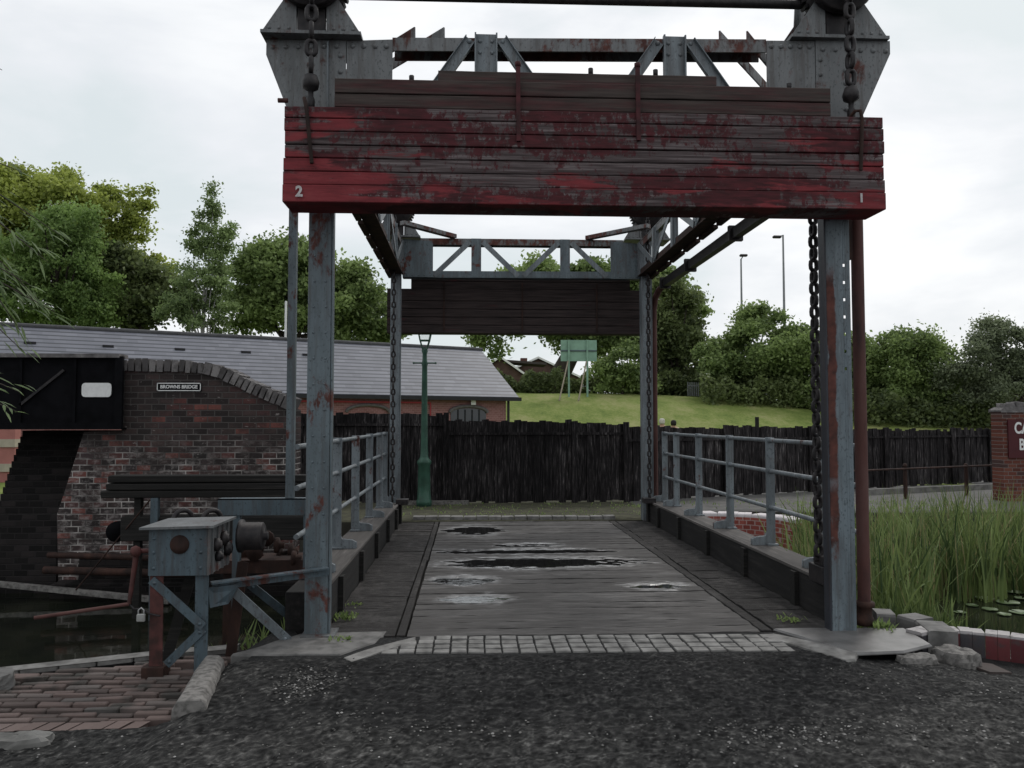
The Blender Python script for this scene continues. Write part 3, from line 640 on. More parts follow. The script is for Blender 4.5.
planks('side_planking', -1.065, -.54, 5.93, 12.44, .22, DECKS, -.004, 24, 1.)
planks('side_planking', 2.27, 2.765, 5.93, 12.44, .22, DECKS, -.004, 24, 1.)
for x0, x1 in ((-.537, -.46), (2.16, 2.265)):
    mb = MB(); y = 5.91
    while y < 12.4:
        l = random.uniform(1.2, 1.9); y2 = min(12.43, y+l); mb.box((x0+random.uniform(0, .012), y, -.07), (x1-random.uniform(0, .02), y2-.004, .001+random.uniform(-.003, .003)), jit=.003); y = y2
    mb.build('edge_strip', DECKS, deck, bevel=.004)
mb = MB(); mb.box((-1.07, 5.95, -.12), (2.77, 12.42, -.075)); mb.build('underdeck', KERBT, deck)
mb = MB()
for x in (-1.0, .2, 1.4, 2.65): mb.box((x-.07, 6.0, -.45), (x+.07, 12.3, -.122))
mb.build('deck_girders', RUST, deck)
for i, (cx, cy, rx, ry, dp) in enumerate(DIPS):
    mb = MB(); n_ = 28; sgx = 1.35; vs = [(min(2.14, max(-.44, cx+rx*sgx*math.cos(2*math.pi*j/n_))), cy+ry*1.5*math.sin(2*math.pi*j/n_), -.0105) for j in range(n_)]
    mb.add(vs, [tuple(range(n_))]); mb.build('puddle', PUD, deck)
# dead leaves / debris bits on the deck edge handled with weeds below
KY0, KY1 = 6.13, 12.45
POSTY = (6.72, 7.97, 9.23, 10.5, 11.65, 12.3)
for side, xi, xo in (('l', -1.07, -1.38), ('r', 2.77, 3.10)):
    s_ = -1 if side == 'l' else 1
    mb = MB(); mb.box((xi, KY0, -.35), (xi+s_*.045, KY1, .285)); mb.box((xi+s_*.05, KY0+.01 if s_ < 0 else 6.6, -.3), (xo, KY1-.01, .27)); kb = mb.build('kerb_beam', KERBD, deck, bevel=.006)
    mb = MB(); mb.box((xi-s_*.006, KY0, .288), (xi+s_*.02, KY1, .312)); mb.box((xi+s_*.02, KY0+.003, .29), (xi+s_*.12, 6.6, .303)); mb.box((xi+s_*.02, 6.602, .29), (xo-s_*.01, KY1-.003, .303)); mb.build('capping', KERBT if side == 'r' else KERBT, kb)
    for y in POSTY: mb = MB(); mb.box((xi-s_*.04, y-.05, .0), (xi-s_*.002, y+.05, .28)); mb.build('stiffener', BAULK, kb)
    xr = xi+s_*(.26 if s_ > 0 else .23)
    for y in POSTY[:-1]+(12.35,):
        mb = MB()
        mb.box((xr-.012, y+.006, .304), (xr+.012, y+.07, 1.36)); mb.box((xr-.045, y-.010, .306), (xr+.045, y+.005, 1.385))
        zf = .307; foot = [(xr-s_*.02, y-.006, zf), (xr-s_*.19, y-.006, zf), (xr-s_*.19, y-.006, zf+.055), (xr-s_*.15, y-.006, zf+.075), (xr-s_*.05, y-.006, zf+.085), (xr-s_*.02, y-.006, zf+.14)]
        mb.prism(foot, (0, .05, 0)); mb.box((xr-.05, y-.06, .304), (xr+.06, y+.06, .322))
        mb.build('rail_post', STEEL_L, deck, bevel=.003)
    for z in (1.355, 1.045, .68):
        mb = MB(); mb.tube([(xr-s_*.0, 6.12, z), (xr, 12.42, z)], .021, 10)
        for y in POSTY: mb.lathe((xr, y-.035, z), [(.0, 0), (.028, 0), (.028, .07), (0, .07)], 10, 'y')
        mb.build('hand_rail' if z > 1.3 else 'guard_rail', STEEL_L, deck)
mb = MB(); mb.box((2.72, 6.10, .28), (2.92, 6.36, .42)); mb.box((2.73, 6.13, .42), (2.77, 6.29, .50)); mb.box((2.83, 6.13, .42), (2.87, 6.29, .50)); mb.tube([(2.70, 6.2, .465), (2.91, 6.2, .465)], .018, 8); mb.build('chain_bracket', IRON, deck, bevel=.006)
for x in (-1.0, 2.74):
    mb = MB(); mb.box((x-.1, 12.05, .3), (x+.08, 12.25, .38)); mb.build('chain_bracket', IRON, deck, bevel=.006)

# ================================================================ LIFT FRAME
fr = thing('lift_bridge_frame', (.85, 9.1, 0), 'blue-grey riveted steel portal frame with trusses straddling the plank deck', 'bridge frame')
YF, YB = 5.88, 12.5
def sk(x, y0): return y0+(-.028*(x-.85) if y0 < 9 else -.008*(x-.85))
def column(x0, x1, yf, mat, top, depth=.2, right=False, holes=()):
    s_ = 1 if right else -1
    mb = MB(); y = sk((x0+x1)/2, yf)
    inn = x0 if right else x1; outr = x1 if right else x0
    mb.box((x0+.004, y+.07, 0), (x1-.004, y+.082, top))                   # web, facing the road
    if right:
        mb3 = MB(); mb3.box((x0-.003, y-.002, 0), (x0+.010, y+.10, top)); mb3.build('side_flange', SIDE_SHADE, fr)
        mb.box((x0+.011, y+.09, 0), (x0+.09, y+.099, top))
        xh = x0+.150
        mb.box((x0+.012, y+.001, 0), (xh-.009, y+.012, top)); mb.box((xh+.009, y+.001, 0), (x1, y+.012, top))
        z = 0
        for h in sorted(holes)+[top]:
            mb.box((xh-.009, y+.001, z), (xh+.009, y+.012, min(top, h-.011))); z = h+.011
        # web only behind the inner half so light passes the bolt holes
        mb2 = MB(); mb2.box((x0+.013, y+.07, 0), (x0+.10, y+.082, top)); mb2.box((x0+.09, y+.013, 0), (x0+.10, y+.12, top))
        mb.v = mb.v[8:]; mb.f = [tuple(i-8 for i in f) for f in mb.f[6:]]; mb.sm = mb.sm[6:]; mb.rv = mb.rv[6:]
        mb.add(mb2.v, mb2.f)
    else:
        mb.box((x0, y, 0), (x1-.016, y+.014, top)); mb.box((x1-.012, y-.004, 0), (x1, y+.045, top)); mb.box((x0, y+.016, 0), (x0+.012, y+.165, top)); mb.box((x0-.006, y+.15, 0), (x1-.05, y+.165, top))
        z = .3
        while z < top-.5:
            for xx in (x0+.045, x1-.055):
                mb.dome((xx+random.uniform(-.004, .004), y, z), .010)
            z += .19
    return mb.build('column', mat, fr, bevel=.002)
random.seed(41)
column(-1.195, -1.010, YF, STEEL, 4.42)
column(2.655, 2.850, YF, STEEL_R, 4.42, right=True, holes=[2.72-.13*k for k in range(7)][::-1])
column(-1.235, -1.07, YB-.09, STEEL_L, 4.40); column(2.70, 2.86, YB-.09, STEEL_L, 4.40)
def gusset(pts, y, mat, rows_):
    mb = MB(); mb.prism([(x, sk(x, y), z) for x, z in pts], (0, .014, 0))
    for a, b, k in rows_:
        for i in range(k):
            t = i/(k-1) if k > 1 else 0; x = a[0]+(b[0]-a[0])*t; z = a[1]+(b[1]-a[1])*t; mb.dome((x, sk(x, y), z), .021)
    return mb.build('gusset_plate', mat, fr)
YG = 5.85
gusset([(-1.52, 4.385), (-.93, 4.385), (-.93, 3.72), (-1.22, 3.72), (-1.36, 3.86), (-1.52, 4.27)], YG, STEEL_D, [((-1.47, 4.33), (-1.0, 4.34), 6), ((-.97, 4.27), (-.97, 3.78), 5), ((-1.2, 4.2), (-1.2, 3.85), 4)])
gusset([(-.925, 4.385), (-.585, 4.40), (-.585, 3.82), (-.925, 3.82)], YG+.004, STEEL_D, [((-.88, 4.345), (-.63, 4.345), 4)])
gusset([(3.175, 4.43), (2.605, 4.43), (2.605, 3.76), (2.91, 3.76), (2.96, 3.86), (3.175, 4.33)], YG, STEEL_D, [((3.14, 4.35), (2.66, 4.36), 6), ((2.64, 4.28), (2.64, 3.83), 5), ((2.83, 4.2), (2.83, 3.9), 4)])
gusset([(2.60, 4.425), (2.234, 4.425), (2.234, 3.84), (2.60, 3.84)], YG+.004, STEEL_D, [((2.27, 4.38), (2.56, 4.38), 5)])
mb = MB(); mb.tube([(-1.40, 5.80, 3.88), (-1.33, 5.80, 3.88)], .018, 8); mb.build('bolt', REDIRON, fr)
def chords(y, x0, x1, ztop, back):
    mb = MB()
    a, b = (x0, sk(x0, y), ztop), (x1, sk(x1, y), ztop+(.02 if y < 9 else 0))
    mb.bar(a, b, .016, .10); mb.bar((a[0], a[1]+.09, a[2]+.045), (b[0], b[1]+.09, b[2]+.045), .18, .014); mb.bar((a[0], a[1]+.16, a[2]-.0), (b[0], b[1]+.16, b[2]-.0), .014, .10)
    return mb.build('top_chord', RUSTY, fr)
chords(YG+.02, -.585, 2.234, 4.368, 1); chords(YB, -.79, 2.42, 4.37, 1)
mb = MB(); mb.box((-1.2, sk(-1, YG)+.0, 3.80), (2.85, sk(2.8, YG)+.16, 3.90)); mb.build('bottom_chord', STEEL_D, fr)
mb = MB(); mb.bar((-1.06, YB+.01, 3.85), (2.70, YB-.01, 3.865), .016, .10); mb.bar((-1.06, YB+.08, 3.802), (2.70, YB+.07, 3.812), .16, .012); mb.build('bottom_chord', STEEL, fr)
def flat(p, q, w_, y, t=.012, lip=True):
    """a flat or channel lying in the portal plane"""
    mb = MB(); P = Vector((p[0], sk(p[0], y), p[1])); Q = Vector((q[0], sk(q[0], y), q[1])); mb.bar(P, Q, t, w_, up=(0, 1, 0)) if False else None
    d = (Q-P).normalized(); nn = Vector((-d.z, 0, d.x))*w_/2
    mb.prism([P-nn, Q-nn, Q+nn, P+nn], (0, t, 0))
    if lip:
        for s_ in (-1, 1): mb.prism([P+nn*s_, Q+nn*s_, Q+nn*s_*.86, P+nn*s_*.86], (0, -.03, 0))
    return mb
for cx in (.113, 1.527):
    mb = flat((cx, 3.86), (cx, 4.44), .17, YG-.012)
    for z in (4.385, 4.30):
        for dx in (-.045, .045): mb.dome((cx+dx, sk(cx, YG-.012), z), .016)
    mb.build('truss_post', STEEL_L, fr)
    for s_ in (-1, 1):
        mb = flat((cx+s_*.46, 3.90), (cx+s_*.115, 4.40), .085, YG-.009); mb.dome((cx+s_*.125, sk(cx, YG-.009), 4.385), .018); mb.build('truss_diagonal', STEEL_L, fr)
for cx in (.093, 1.495):
    flat((cx, 3.80), (cx, 4.42), .155, YB-.02, lip=False).build('truss_post', STEEL, fr)
    for s_ in (-1, 1): flat((cx+s_*.66, 3.83), (cx+s_*.10, 4.37), .08, YB-.016, lip=False).build('truss_diagonal', STEEL_L, fr)
for x0, x1 in ((-1.05, -.585), (2.22, 2.69)):
    mb = MB(); mb.prism([(x0, YB-.024, 3.80), (x1, YB-.024, 3.80), (x1, YB-.024, 4.36), (x0, YB-.024, 4.40)], (0, .012, 0))
    xx = x0+.04 if x0 < 0 else x1-.04
    for k in range(7): mb.dome((xx, YB-.024, 3.86+k*.08), .012)
    for k in range(5): mb.dome((x0+.06+k*.09, YB-.024, 3.83), .012)
    mb.build('gusset_plate', STEEL, fr)
# plan braces on top of the chords
for s_, xs0, xe in ((1, (-.42, -.20), -1.08), (-1, (2.09, 1.88), 2.76)):
    for k, x in enumerate(xs0):
        mb = MB(); mb.bar((x, sk(x, YG)+.02, 4.46), (xe, YG+1.25*(abs(x-xe)), 4.44), .012, .09); mb.build('plan_brace', RUSTY, fr)
for xa, xb, yb_ in ((-.25, -1.0, 11.7), (1.85, 2.66, 11.7)):
    mb = MB(); mb.bar((xa, YB-.0, 4.45), (xb, yb_, 4.46), .10, .06); mb.build('plan_brace', RUSTY, fr)
# side trusses, front portal to far portal
for s_, xc in ((-1, -1.14), (1, 2.74)):
    xin = xc-s_*.07
    mb = MB(); mb.box((xc-.09, 6.0, 3.835), (xc+.09, 12.45, 3.85)); mb.box((xin-.006, 6.0, 3.85), (xin+.006, 12.45, 3.93))
    for y in np.arange(6.2, 12.2, .72): mb.box((xc+s_*.08, y, 3.79), (xc+s_*.14, y+.60, 3.834)); mb.box((xc+s_*.07, y+.05, 3.852), (xc+s_*.085, y+.37, 3.95))
    mb.build('side_bottom_chord', RUST, fr)
    mb = MB(); mb.box((xc-.08, 6.0, 4.36), (xc+.08, 12.45, 4.375)); mb.box((xin-.006, 6.0, 4.27), (xin+.006, 12.45, 4.36)); mb.build('side_top_chord', RUSTY, fr)
    yy = [6.0+1.075*k for k in range(7)]
    for k, y in enumerate(yy):
        mb = MB(); mb.box((xin-.006-s_*.008, y-.12, 3.84), (xin+.006-s_*.008, y+.12, 4.37)); mb.box((xin-.04, y-.085, 3.85), (xin+.04, y-.073, 4.35)); mb.build('truss_post', STEEL_L, fr)
    for k in range(6):
        a, b = (yy[k]+.05, yy[k+1]-.05); z0, z1 = (3.88, 4.33) if k % 2 else (4.33, 3.88)
        mb = MB(); mb.bar((xin-s_*.022, a, z0), (xin-s_*.022, b, z1), .012, .08); mb.build('truss_diagonal', STEEL_L, fr)
# sheave brackets, wheels and cross shaft on top of each front corner, simpler ones at the far corners
def bracket(xc, y, z, hw, far=False):
    mb = MB()
    for yy in ((y-.03, y+.40) if not far else (y-.02, y+.3)):
        for s_ in (-1, 1):
            mb.prism([(xc+s_*hw, yy, z), (xc+s_*.11, yy, z), (xc+s_*.11, yy, z+.62), (xc+s_*.15, yy, z+.62), (xc+s_*.17, yy, z+.30), (xc+s_*(hw-.02), yy, z+.03)], (0, .014, 0))
            for k in range(3): mb.dome((xc+s_*(hw-.06-.07*k), yy, z+.035), .014)
    mb.box((xc-hw, y-.05, z-.01), (xc+hw, y+.44, z+.014))
    for s_ in (-1, 1): mb.box((xc+s_*.12-.008, y-.02, z+.014), (xc+s_*.12+.008, y+.4, z+.52))
    mb.build('sheave_bracket', STEEL_D, fr)
    yw = y-.115
    mb = MB(); mb.lathe((xc, yw, z+.42), [(0, 0), (.245, 0), (.255, .02), (.215, .03), (.215, .05), (.25, .06), (.25, .075), (0, .075)], 32, 'y'); mb.build('sheave', IRON, fr)
    mb = MB(); yg = y+.06; mb.lathe((xc, yg, z+.42), [(0, 0), (.235, 0), (.235, .08), (0, .08)], 40, 'y')
    for k in range(34):
        t = 2*math.pi*k/34; d = Vector((math.cos(t), 0, math.sin(t))); c_ = Vector((xc, yg+.04, z+.42)); mb.bar(c_+d*.23, c_+d*.262, .022, .08, up=(0, 1, 0))
    mb.build('gear_wheel', IRON, fr)
    mb = MB(); mb.tube([(xc, y-.14, z+.42), (xc, y+.5, z+.42)], .04, 12); mb.box((xc-.10, y-.025, z+.016), (xc+.10, y+.02, z+.42)); mb.build('bearing_post', IRON, fr)
bracket(at(312, 30, 5.86).x, 5.86, 4.40, .365); bracket(at(838, 35, 5.80).x, 5.80, 4.44, .375)
bracket(-1.14, 12.42, 4.42, .36, True); bracket(2.80, 12.42, 4.42, .36, True)
mb = MB(); mb.tube([(-1.3, 5.98, 4.775), (3.0, 5.93, 4.775)], .035, 12); mb.build('cross_shaft', IRON, fr)
# steel base feet
mb = MB(); mb.box((-1.21, 5.86, -.02), (-.97, 6.10, .012)); mb.build('base_plate', STEEL_D, fr)

# ---------------------------------------------------------------- the two timber counterweights
def counterweight(name, y0, dep, tiers, mat, label, skew, group='timber counterweights', rods=(), hooks=()):
    t = thing(name, (.83, y0, tiers[0][2]), label, 'counterweight', group)
    for (x0, x1, z0, z1, fwd) in tiers:
        mb = MB(); n_ = 24; vs = []; o = random.uniform(-.004, .004)+fwd
        for i in range(n_+1):
            x = x0+(x1-x0)*i/n_; yy = y0-skew*(x-.85)+o+.002*nz(x*4, z0*9); g_ = .003; c_ = .005; w1 = .0006*nz(x*3, z0*31)
            vs += [(x, yy+c_, z0+g_+w1), (x, yy, z0+g_+c_+w1), (x, yy, z1-g_-c_), (x, yy+c_, z1-g_), (x, yy+dep-2*fwd, z1-g_), (x, yy+dep-2*fwd, z0+g_+w1)]
        mb.add(vs, [(i*6+j, (i+1)*6+j, (i+1)*6+(j+1) % 6, i*6+(j+1) % 6) for i in range(n_) for j in range(6)]+[(0, 1, 2, 3, 4, 5), tuple(n_*6+j for j in range(6))[::-1]])
        mb.build('timber', mat, t)
    mb = MB(); mb.box((tiers[0][0]+.03, y0+.05-skew*.0, tiers[0][2]+.01), (min(tiers[0][1], tiers[-2][1])-.03, y0+dep-.06, tiers[-2][3]-.02)); 
    return t
random.seed(51)
zz = [3.050, 3.170, 3.266, 3.361, 3.452, 3.546, 3.638, 3.722]
T = []
for i in range(7):
    T.append((-1.285+random.uniform(-.006, .006), 2.950+random.uniform(-.006, .006), zz[i]+(.006 if i else 0), zz[i+1]+.006, -.02 if i == 0 else 0))
T += [(-.945, 2.575, 3.729, 3.830, .012), (-.945, 2.575, 3.830, 3.938, .015), (-.23, 1.76, 3.940, 4.025, .05)]
cw = counterweight('timber_counterweight', 5.50, .26, T, REDT, 'red painted timber stack hung across the near portal, numbered 2 and 1', .004)
def cwy(x): return 5.50-.004*(x-.85)
text('2', 'painted_number', .10, WPAINT, (-1.172, cwy(-1.17)-.032, 3.117), (math.pi/2, 0, 0), cw, .001, .95, .004)
text('1', 'painted_number', .085, WPAINT, (2.765, cwy(2.76)-.032, 3.125), (math.pi/2, 0, 0), cw, .001, .9, .004)
for x, z0, z1 in ((.335, 3.50, 4.045), (1.18, 3.52, 4.055)):
    mb = MB(); mb.bar((x, cwy(x)-.012, z0), (x-.005, cwy(x)-.012, z1), .03, .022); mb.lathe((x-.005, cwy(x)-.01, z1-.01), [(0, 0), (.022, 0), (.022, .03), (0, .03)], 6); mb.build('tie_strap', STRAP, cw)
mb = MB(); mb.tube([(-1.15, cwy(-1.1)+.05, 3.76), (-1.147, cwy(-1)-.014, 3.775), (-1.13, cwy(-1)-.02, 3.70), (-1.09, cwy(-1)-.02, 3.32)], .014, 8); mb.build('hanger_rod', RUST, cw)
mb = MB(); mb.tube([(2.74, cwy(2.8)+.06, 3.745), (2.752, cwy(2.8)+.01, 3.77), (2.78, cwy(2.8)-.012, 3.765), (2.788, cwy(2.8)-.02, 3.70), (2.77, cwy(2.8)-.02, 3.33)], .013, 8); mb.build('hanger_rod', RUST, cw)
for x, z in ((-.42, 3.955), (.86, 4.035), (1.33, 4.035), (2.31, 3.955)):
    mb = MB(); mb.lathe((x, cwy(x)+.1, z), [(0, 0), (.018, 0), (.018, .045), (0, .045)], 6); mb.build('bolt', IRON, cw)
for x in (-1.128, at(851, 90, 5.61).x):
    mb = MB(); mb.lathe((x, 5.61, 3.715), [(0, 0), (.03, 0), (.03, .10), (.02, .12), (.02, .16), (.055, .18), (.062, .22), (.045, .27), (.0, .28)], 12); mb.build('eye_bolt', IRON, cw)
zf = [2.955, 3.09, 3.22, 3.35, 3.48, 3.675]
T = [(-1.33, 2.95, zf[i], zf[i+1], 0) for i in range(5)]+[(-.95, 2.60, 3.675, 3.80, .02), (-.95, 2.60, 3.80, 3.90, .02)]
cf = counterweight('timber_counterweight', 12.82, .26, T, REDT_F, 'dark unpainted timber stack hung across the far portal', 0.)
for x in (-.42, .84, 2.05):
    mb = MB(); mb.bar((x, 12.81, 3.0), (x, 12.81, 3.78), .025, .02); mb.build('tie_strap', RUST, cf)

# ---------------------------------------------------------------- chains
def chain(x, y, z0, z1, pitch, wd, wr, label, ph=0):
    mb = MB(); z = z1; k = ph
    Lh = pitch+2*wr*1.0
    while z > z0:
        zc = z-pitch/2; pts = []; hw = wd/2-wr; hl = Lh/2-hw*.6
        a0 = .18 if k % 2 else math.pi/2+.18
        for t in np.linspace(0, 2*math.pi, 14, endpoint=False):
            u = hw*math.cos(t); v = (hl-hw*.3)*(1 if math.sin(t) > 0 else -1)*(abs(math.sin(t))**.55)
            pts.append((x+u*math.cos(a0), y+u*math.sin(a0), zc+v))
        mb.tube(pts, wr, 6, closed=True); z -= pitch; k += 1
    return tag(mb.build('chain', IRON), label, 'chain', 'bridge lifting chains')
chain(-1.128, 5.61, 3.95, 5.0, .125, .10, .0185, 'heavy rusty chain holding the left end of the red timbers', 1)
chain(at(851, 90, 5.61).x, 5.61, 3.95, 5.0, .125, .10, .0185, 'heavy rusty chain holding the right end of the red timbers', 0)
chain(at(816, 400, 6.2).x, 6.2, .50, 5.0, .094, .092, .0185, 'dark chain hanging inside the near right column down to the deck', 0)
chain(-1.155, 12.10, .38, 4.95, .094, .08, .0155, 'dark chain hanging by the far left column', 0)
chain(at(649, 400, 12.15).x, 12.15, .38, 4.95, .094, .08, .0155, 'dark chain hanging by the far right column', 0)

# ---------------------------------------------------------------- rusty pipe loop (right) and pale post (left)
pf = thing('overhead_pipe', (2.98, 9, 0), 'rusty round pipe rising beside the near right column and running back overhead', 'pipe')
mb = MB(); mb.tube([(2.985, 5.98, .02), (2.985, 5.98, 4.3)], .047, 14); mb.build('pipe', PIPE, pf)
mb = MB(); mb.lathe((2.985, 5.98, .012), [(0, 0), (.066, 0), (.066, .05), (.055, .07), (.055, .13), (.075, .14), (.075, .17), (.05, .18), (0, .18)], 16); mb.build('collar', RUST, pf)
mb = MB(); mb.tube([(2.92, 12.55, .05), (2.92, 12.55, 3.30), (2.93, 12.48, 3.50), (2.95, 12.30, 3.60), (2.98, 12.0, 3.64)], .05, 12, cap=False); mb.build('pipe', PIPE, pf)
mb = MB(); mb.bar((2.98, 12.05, 3.66), (2.98, 6.1, 3.66), .09, .12); mb.build('box_duct', IRON, pf)
for yf_ in (8.75, 10.6, 12.0): mb = MB(); mb.box((2.90, yf_, 3.575), (3.06, yf_+.06, 3.745)); mb.build('flange', IRON, pf)
mb = MB(); mb.box((2.868, 5.90, 2.78), (2.905, 5.98, 3.9)); mb.build('bracket', RUST, pf)
mb = MB(); p = at(290, 498, 7.0); mb.box((p.x-.034, 6.97, p.z), (p.x+.034, 7.03, 4.3)); tag(mb.build('steel_post', STEEL), 'slender pale steel post standing left of the near left column', 'post')
p2a = at(222, 508, 7.0)
mb = MB()
mb.box((p2a.x-.02, 6.95, p.z-.13), (-1.38, 6.965, p.z-.0)); mb.box((p2a.x-.02, 6.95, p.z-.01), (-1.38, 7.07, p.z)); mb.box((p2a.x-.02, 6.95, p.z-.14), (-1.38, 7.07, p.z-.13))
for x in (p2a.x+.1, -1.42): mb.box((x, 6.97, -1.0), (x+.06, 7.03, p.z-.12))
tag(mb.build('steel_beam', STEEL_W), 'grey steel channel beam carrying the slender post behind the winch', 'beam')

# ================================================================ WINCH
wi = thing('winch', (-1.9, 5.6, -.1), 'blue riveted steel hand winch on angle-iron legs beside the left column', 'winch')
y0 = 5.44
a = at(148, 576, y0); b = at(208, 529, y0); bx0, bx1, bz0, bz1 = a.x, b.x, a.z, b.z
mb = MB(); mb.box((bx0, y0, bz0), (bx1-.004, y0+.012, bz1)); mb.box((bx0, y0+.014, bz0), (bx0+.012, y0+.45, bz1))
for x in (bx0+.035, bx1-.045):
    for z in (bz0+.05, (bz0+bz1)/2, bz1-.06): mb.dome((x, y0, z), .012)
mb.build('front_panel', STEEL_W, wi)
mb = MB(); mb.lathe(((bx0+bx1)/2+.01, y0-.001, bz1-.10), [(0, 0), (.062, 0), (.062, -.008), (0, -.008)], 20, 'y'); mb.build('maker_plate', RUST, wi)
mb = MB(); mb.box((bx1-.002, y0+.0, bz0), (bx1+.008, y0+.46, bz1))
for yy, zz_, r_ in ((y0+.12, bz1-.12, .045), (y0+.28, bz1-.10, .05), (y0+.16, bz0+.10, .035), (y0+.36, bz0+.12, .05)):
    mk = MB(); mk.lathe((bx1+.009, yy, zz_), [(0, 0), (r_, 0), (r_, .03), (r_*.6, .035), (r_*.6, .045), (0, .045)], 12, 'x'); mk.build('bearing_cap', IRON, wi)
for k in range(4):
    mb.box((bx1+.008, y0+.05+k*.11, bz0+.0), (bx1+.02, y0+.065+k*.11, bz1))
mb.build('side_panel', STEEL_D, wi)
mb = MB(); mb.prism([(bx0-.045, y0-.05, bz1+.018), (bx1+.05, y0-.05, bz1+.028), (bx1+.05, y0+.47, bz1+.028), (bx0-.045, y0+.47, bz1+.018)], (0, 0, -.016)); mb.build('top_plate', STEEL_D, wi)
def leg(p, q, mat, w_=.075):
    mb = MB(); p, q = Vector(p), Vector(q); mb.bar(p, q, w_, .01, up=(0, 1, 0)); mb.bar(p+Vector((-w_/2+.004, .03, 0)), q+Vector((-w_/2+.004, .03, 0)), .01, .06, up=(0, 1, 0)); return mb.build('leg', mat, wi)
leg((bx0+.05, y0+.02, bz0+.01), (bx0+.055, y0+.02, -.12), REDIRON, .085)
leg((bx1-.045, y0+.04, bz0+.01), (bx1-.045, y0+.04, -.12), STEEL_W, .085)
leg((bx0+.16, y0+.42, bz0+.01), (bx0-.02, y0+.40, -.14), BAULK); leg((bx1+.11, y0+.44, bz0+.01), (bx1-.06+.1, y0+.42, -.12), RUST)
mb = MB(); mb.box((bx0-.02, y0-.03, -.13), (bx0+.12, y0+.1, -.06)); mb.build('foot', RUST, wi)
def brace(p, q, mat=STEEL_W, w_=.055, t=.012):
    mb = MB(); P, Q = Vector(p), Vector(q); d = (Q-P).normalized(); nn = Vector((-d.z, 0, d.x)).normalized()*w_/2
    mb.prism([P-nn, Q-nn, Q+nn, P+nn], (0, t, 0)); mb.dome(P+d*.03, .014); mb.dome(Q-d*.03, .014); return mb.build('brace', mat, wi)
def A3(px, py, Y): p = at(px, py, Y); return (p.x, Y, p.z)
brace(A3(151, 580, y0), A3(203, 627, y0)); brace(A3(203, 629, y0+.02), A3(166, 665, y0+.02))
mb = MB(); P, Q = Vector(A3(211, 583, 5.52)), Vector(A3(328, 568, 5.86)); mb.bar(P, Q, .07, .012); mb.bar(P+Vector((.0, .033, -.03)), Q+Vector((0, .033, -.03)), .01, .055)
for k in range(2): mb.dome(P+(Q-P)*(.06+k*.14)+Vector((0, .028, -.03)), .011)
mb.build('tie_beam', STEEL_W, wi)
brace(A3(230, 588, 5.58), A3(288, 641, 5.83), STEEL_L, .065)
brace(A3(250, 585, 6.0), A3(300, 625, 6.3), STEEL_W, .06)
mb = MB(); mb.prism([A3(208, 588, 5.5), A3(240, 584, 5.58), A3(228, 604, 5.58), A3(210, 608, 5.5)], (0, .012, 0)); mb.build('gusset', STEEL_W, wi)
mb = MB(); c = at(236, 538, 5.85); mb.lathe((c.x, 5.95, c.z), [(0, 0), (.12, 0), (.12, .02), (.10, .025), (.10, .16), (.085, .17), (.03, .175), (.03, .20), (0, .20)], 24, 'x'); mb.build('drum', IRON, wi)
for px in (183, 212):
    mb = MB(); c = at(px, 521, 6.05); pts = [(c.x, 6.05+.11*math.cos(t)*1., c.z+.11*math.sin(t)) for t in np.linspace(0, 2*math.pi, 20, endpoint=False)]
    pts = [(c.x+.055*math.cos(t), 6.05+.08*math.cos(t)*.6, c.z+.08*math.sin(t)) for t in np.linspace(0, 2*math.pi, 20, endpoint=False)]
    mb.tube(pts, .018, 8, closed=True); mb.build('brake_wheel', IRON, wi)
mb = MB(); s0 = Vector(A3(137, 551, y0+.1)); mb.tube([s0+Vector((-.01, 0, 0)), Vector((bx0+.02, y0+.1, s0.z-.0))], .016, 8)
e1 = Vector(A3(129, 604, y0+.05)); mb.tube([s0+Vector((0, 0, .01)), s0.lerp(e1, .5), e1], [.022, .017, .014], 8); mb.dome(s0+Vector((0, -.02, .0)), .04); mb.build('crank_arm', REDIRON, wi)
mb = MB(); mb.tube([e1+Vector((.0, 0, 0)), Vector(A3(34, 618, 5.30))], .0125, 8); mb.build('crank_handle', PIPE, wi)
mb = MB(); pts = [e1+Vector((.0, 0, 0)), e1+Vector((.035, -.01, -.03)), Vector(A3(142, 609, y0)), Vector(A3(150, 614, y0)), Vector(A3(160, 616, y0-.03))]; mb.tube(pts, .006, 6); tag(mb.build('small_chain', IRON, wi))
pl = thing('padlock', A3(141, 620, y0-.02), 'silver padlock hanging from the crank handle of the winch', 'padlock')
mb = MB(); c = Vector(A3(141, 617, y0-.02)); mb.box((c.x-.026, c.y-.012, c.z-.03), (c.x+.026, c.y+.012, c.z+.02)); mb.build('body', plain('padlock_steel', (.34, .34, .33), .4, .3, 20, .3), pl, bevel=.005)
mb = MB(); mb.tube([c+Vector((-.017, 0, .018)), c+Vector((-.017, 0, .045)), c+Vector((0, 0, .06)), c+Vector((.017, 0, .045)), c+Vector((.017, 0, .018))], .005, 6); mb.build('shackle', plain('shackle_steel', (.35, .35, .35), .3, .2, 10, .6), pl)

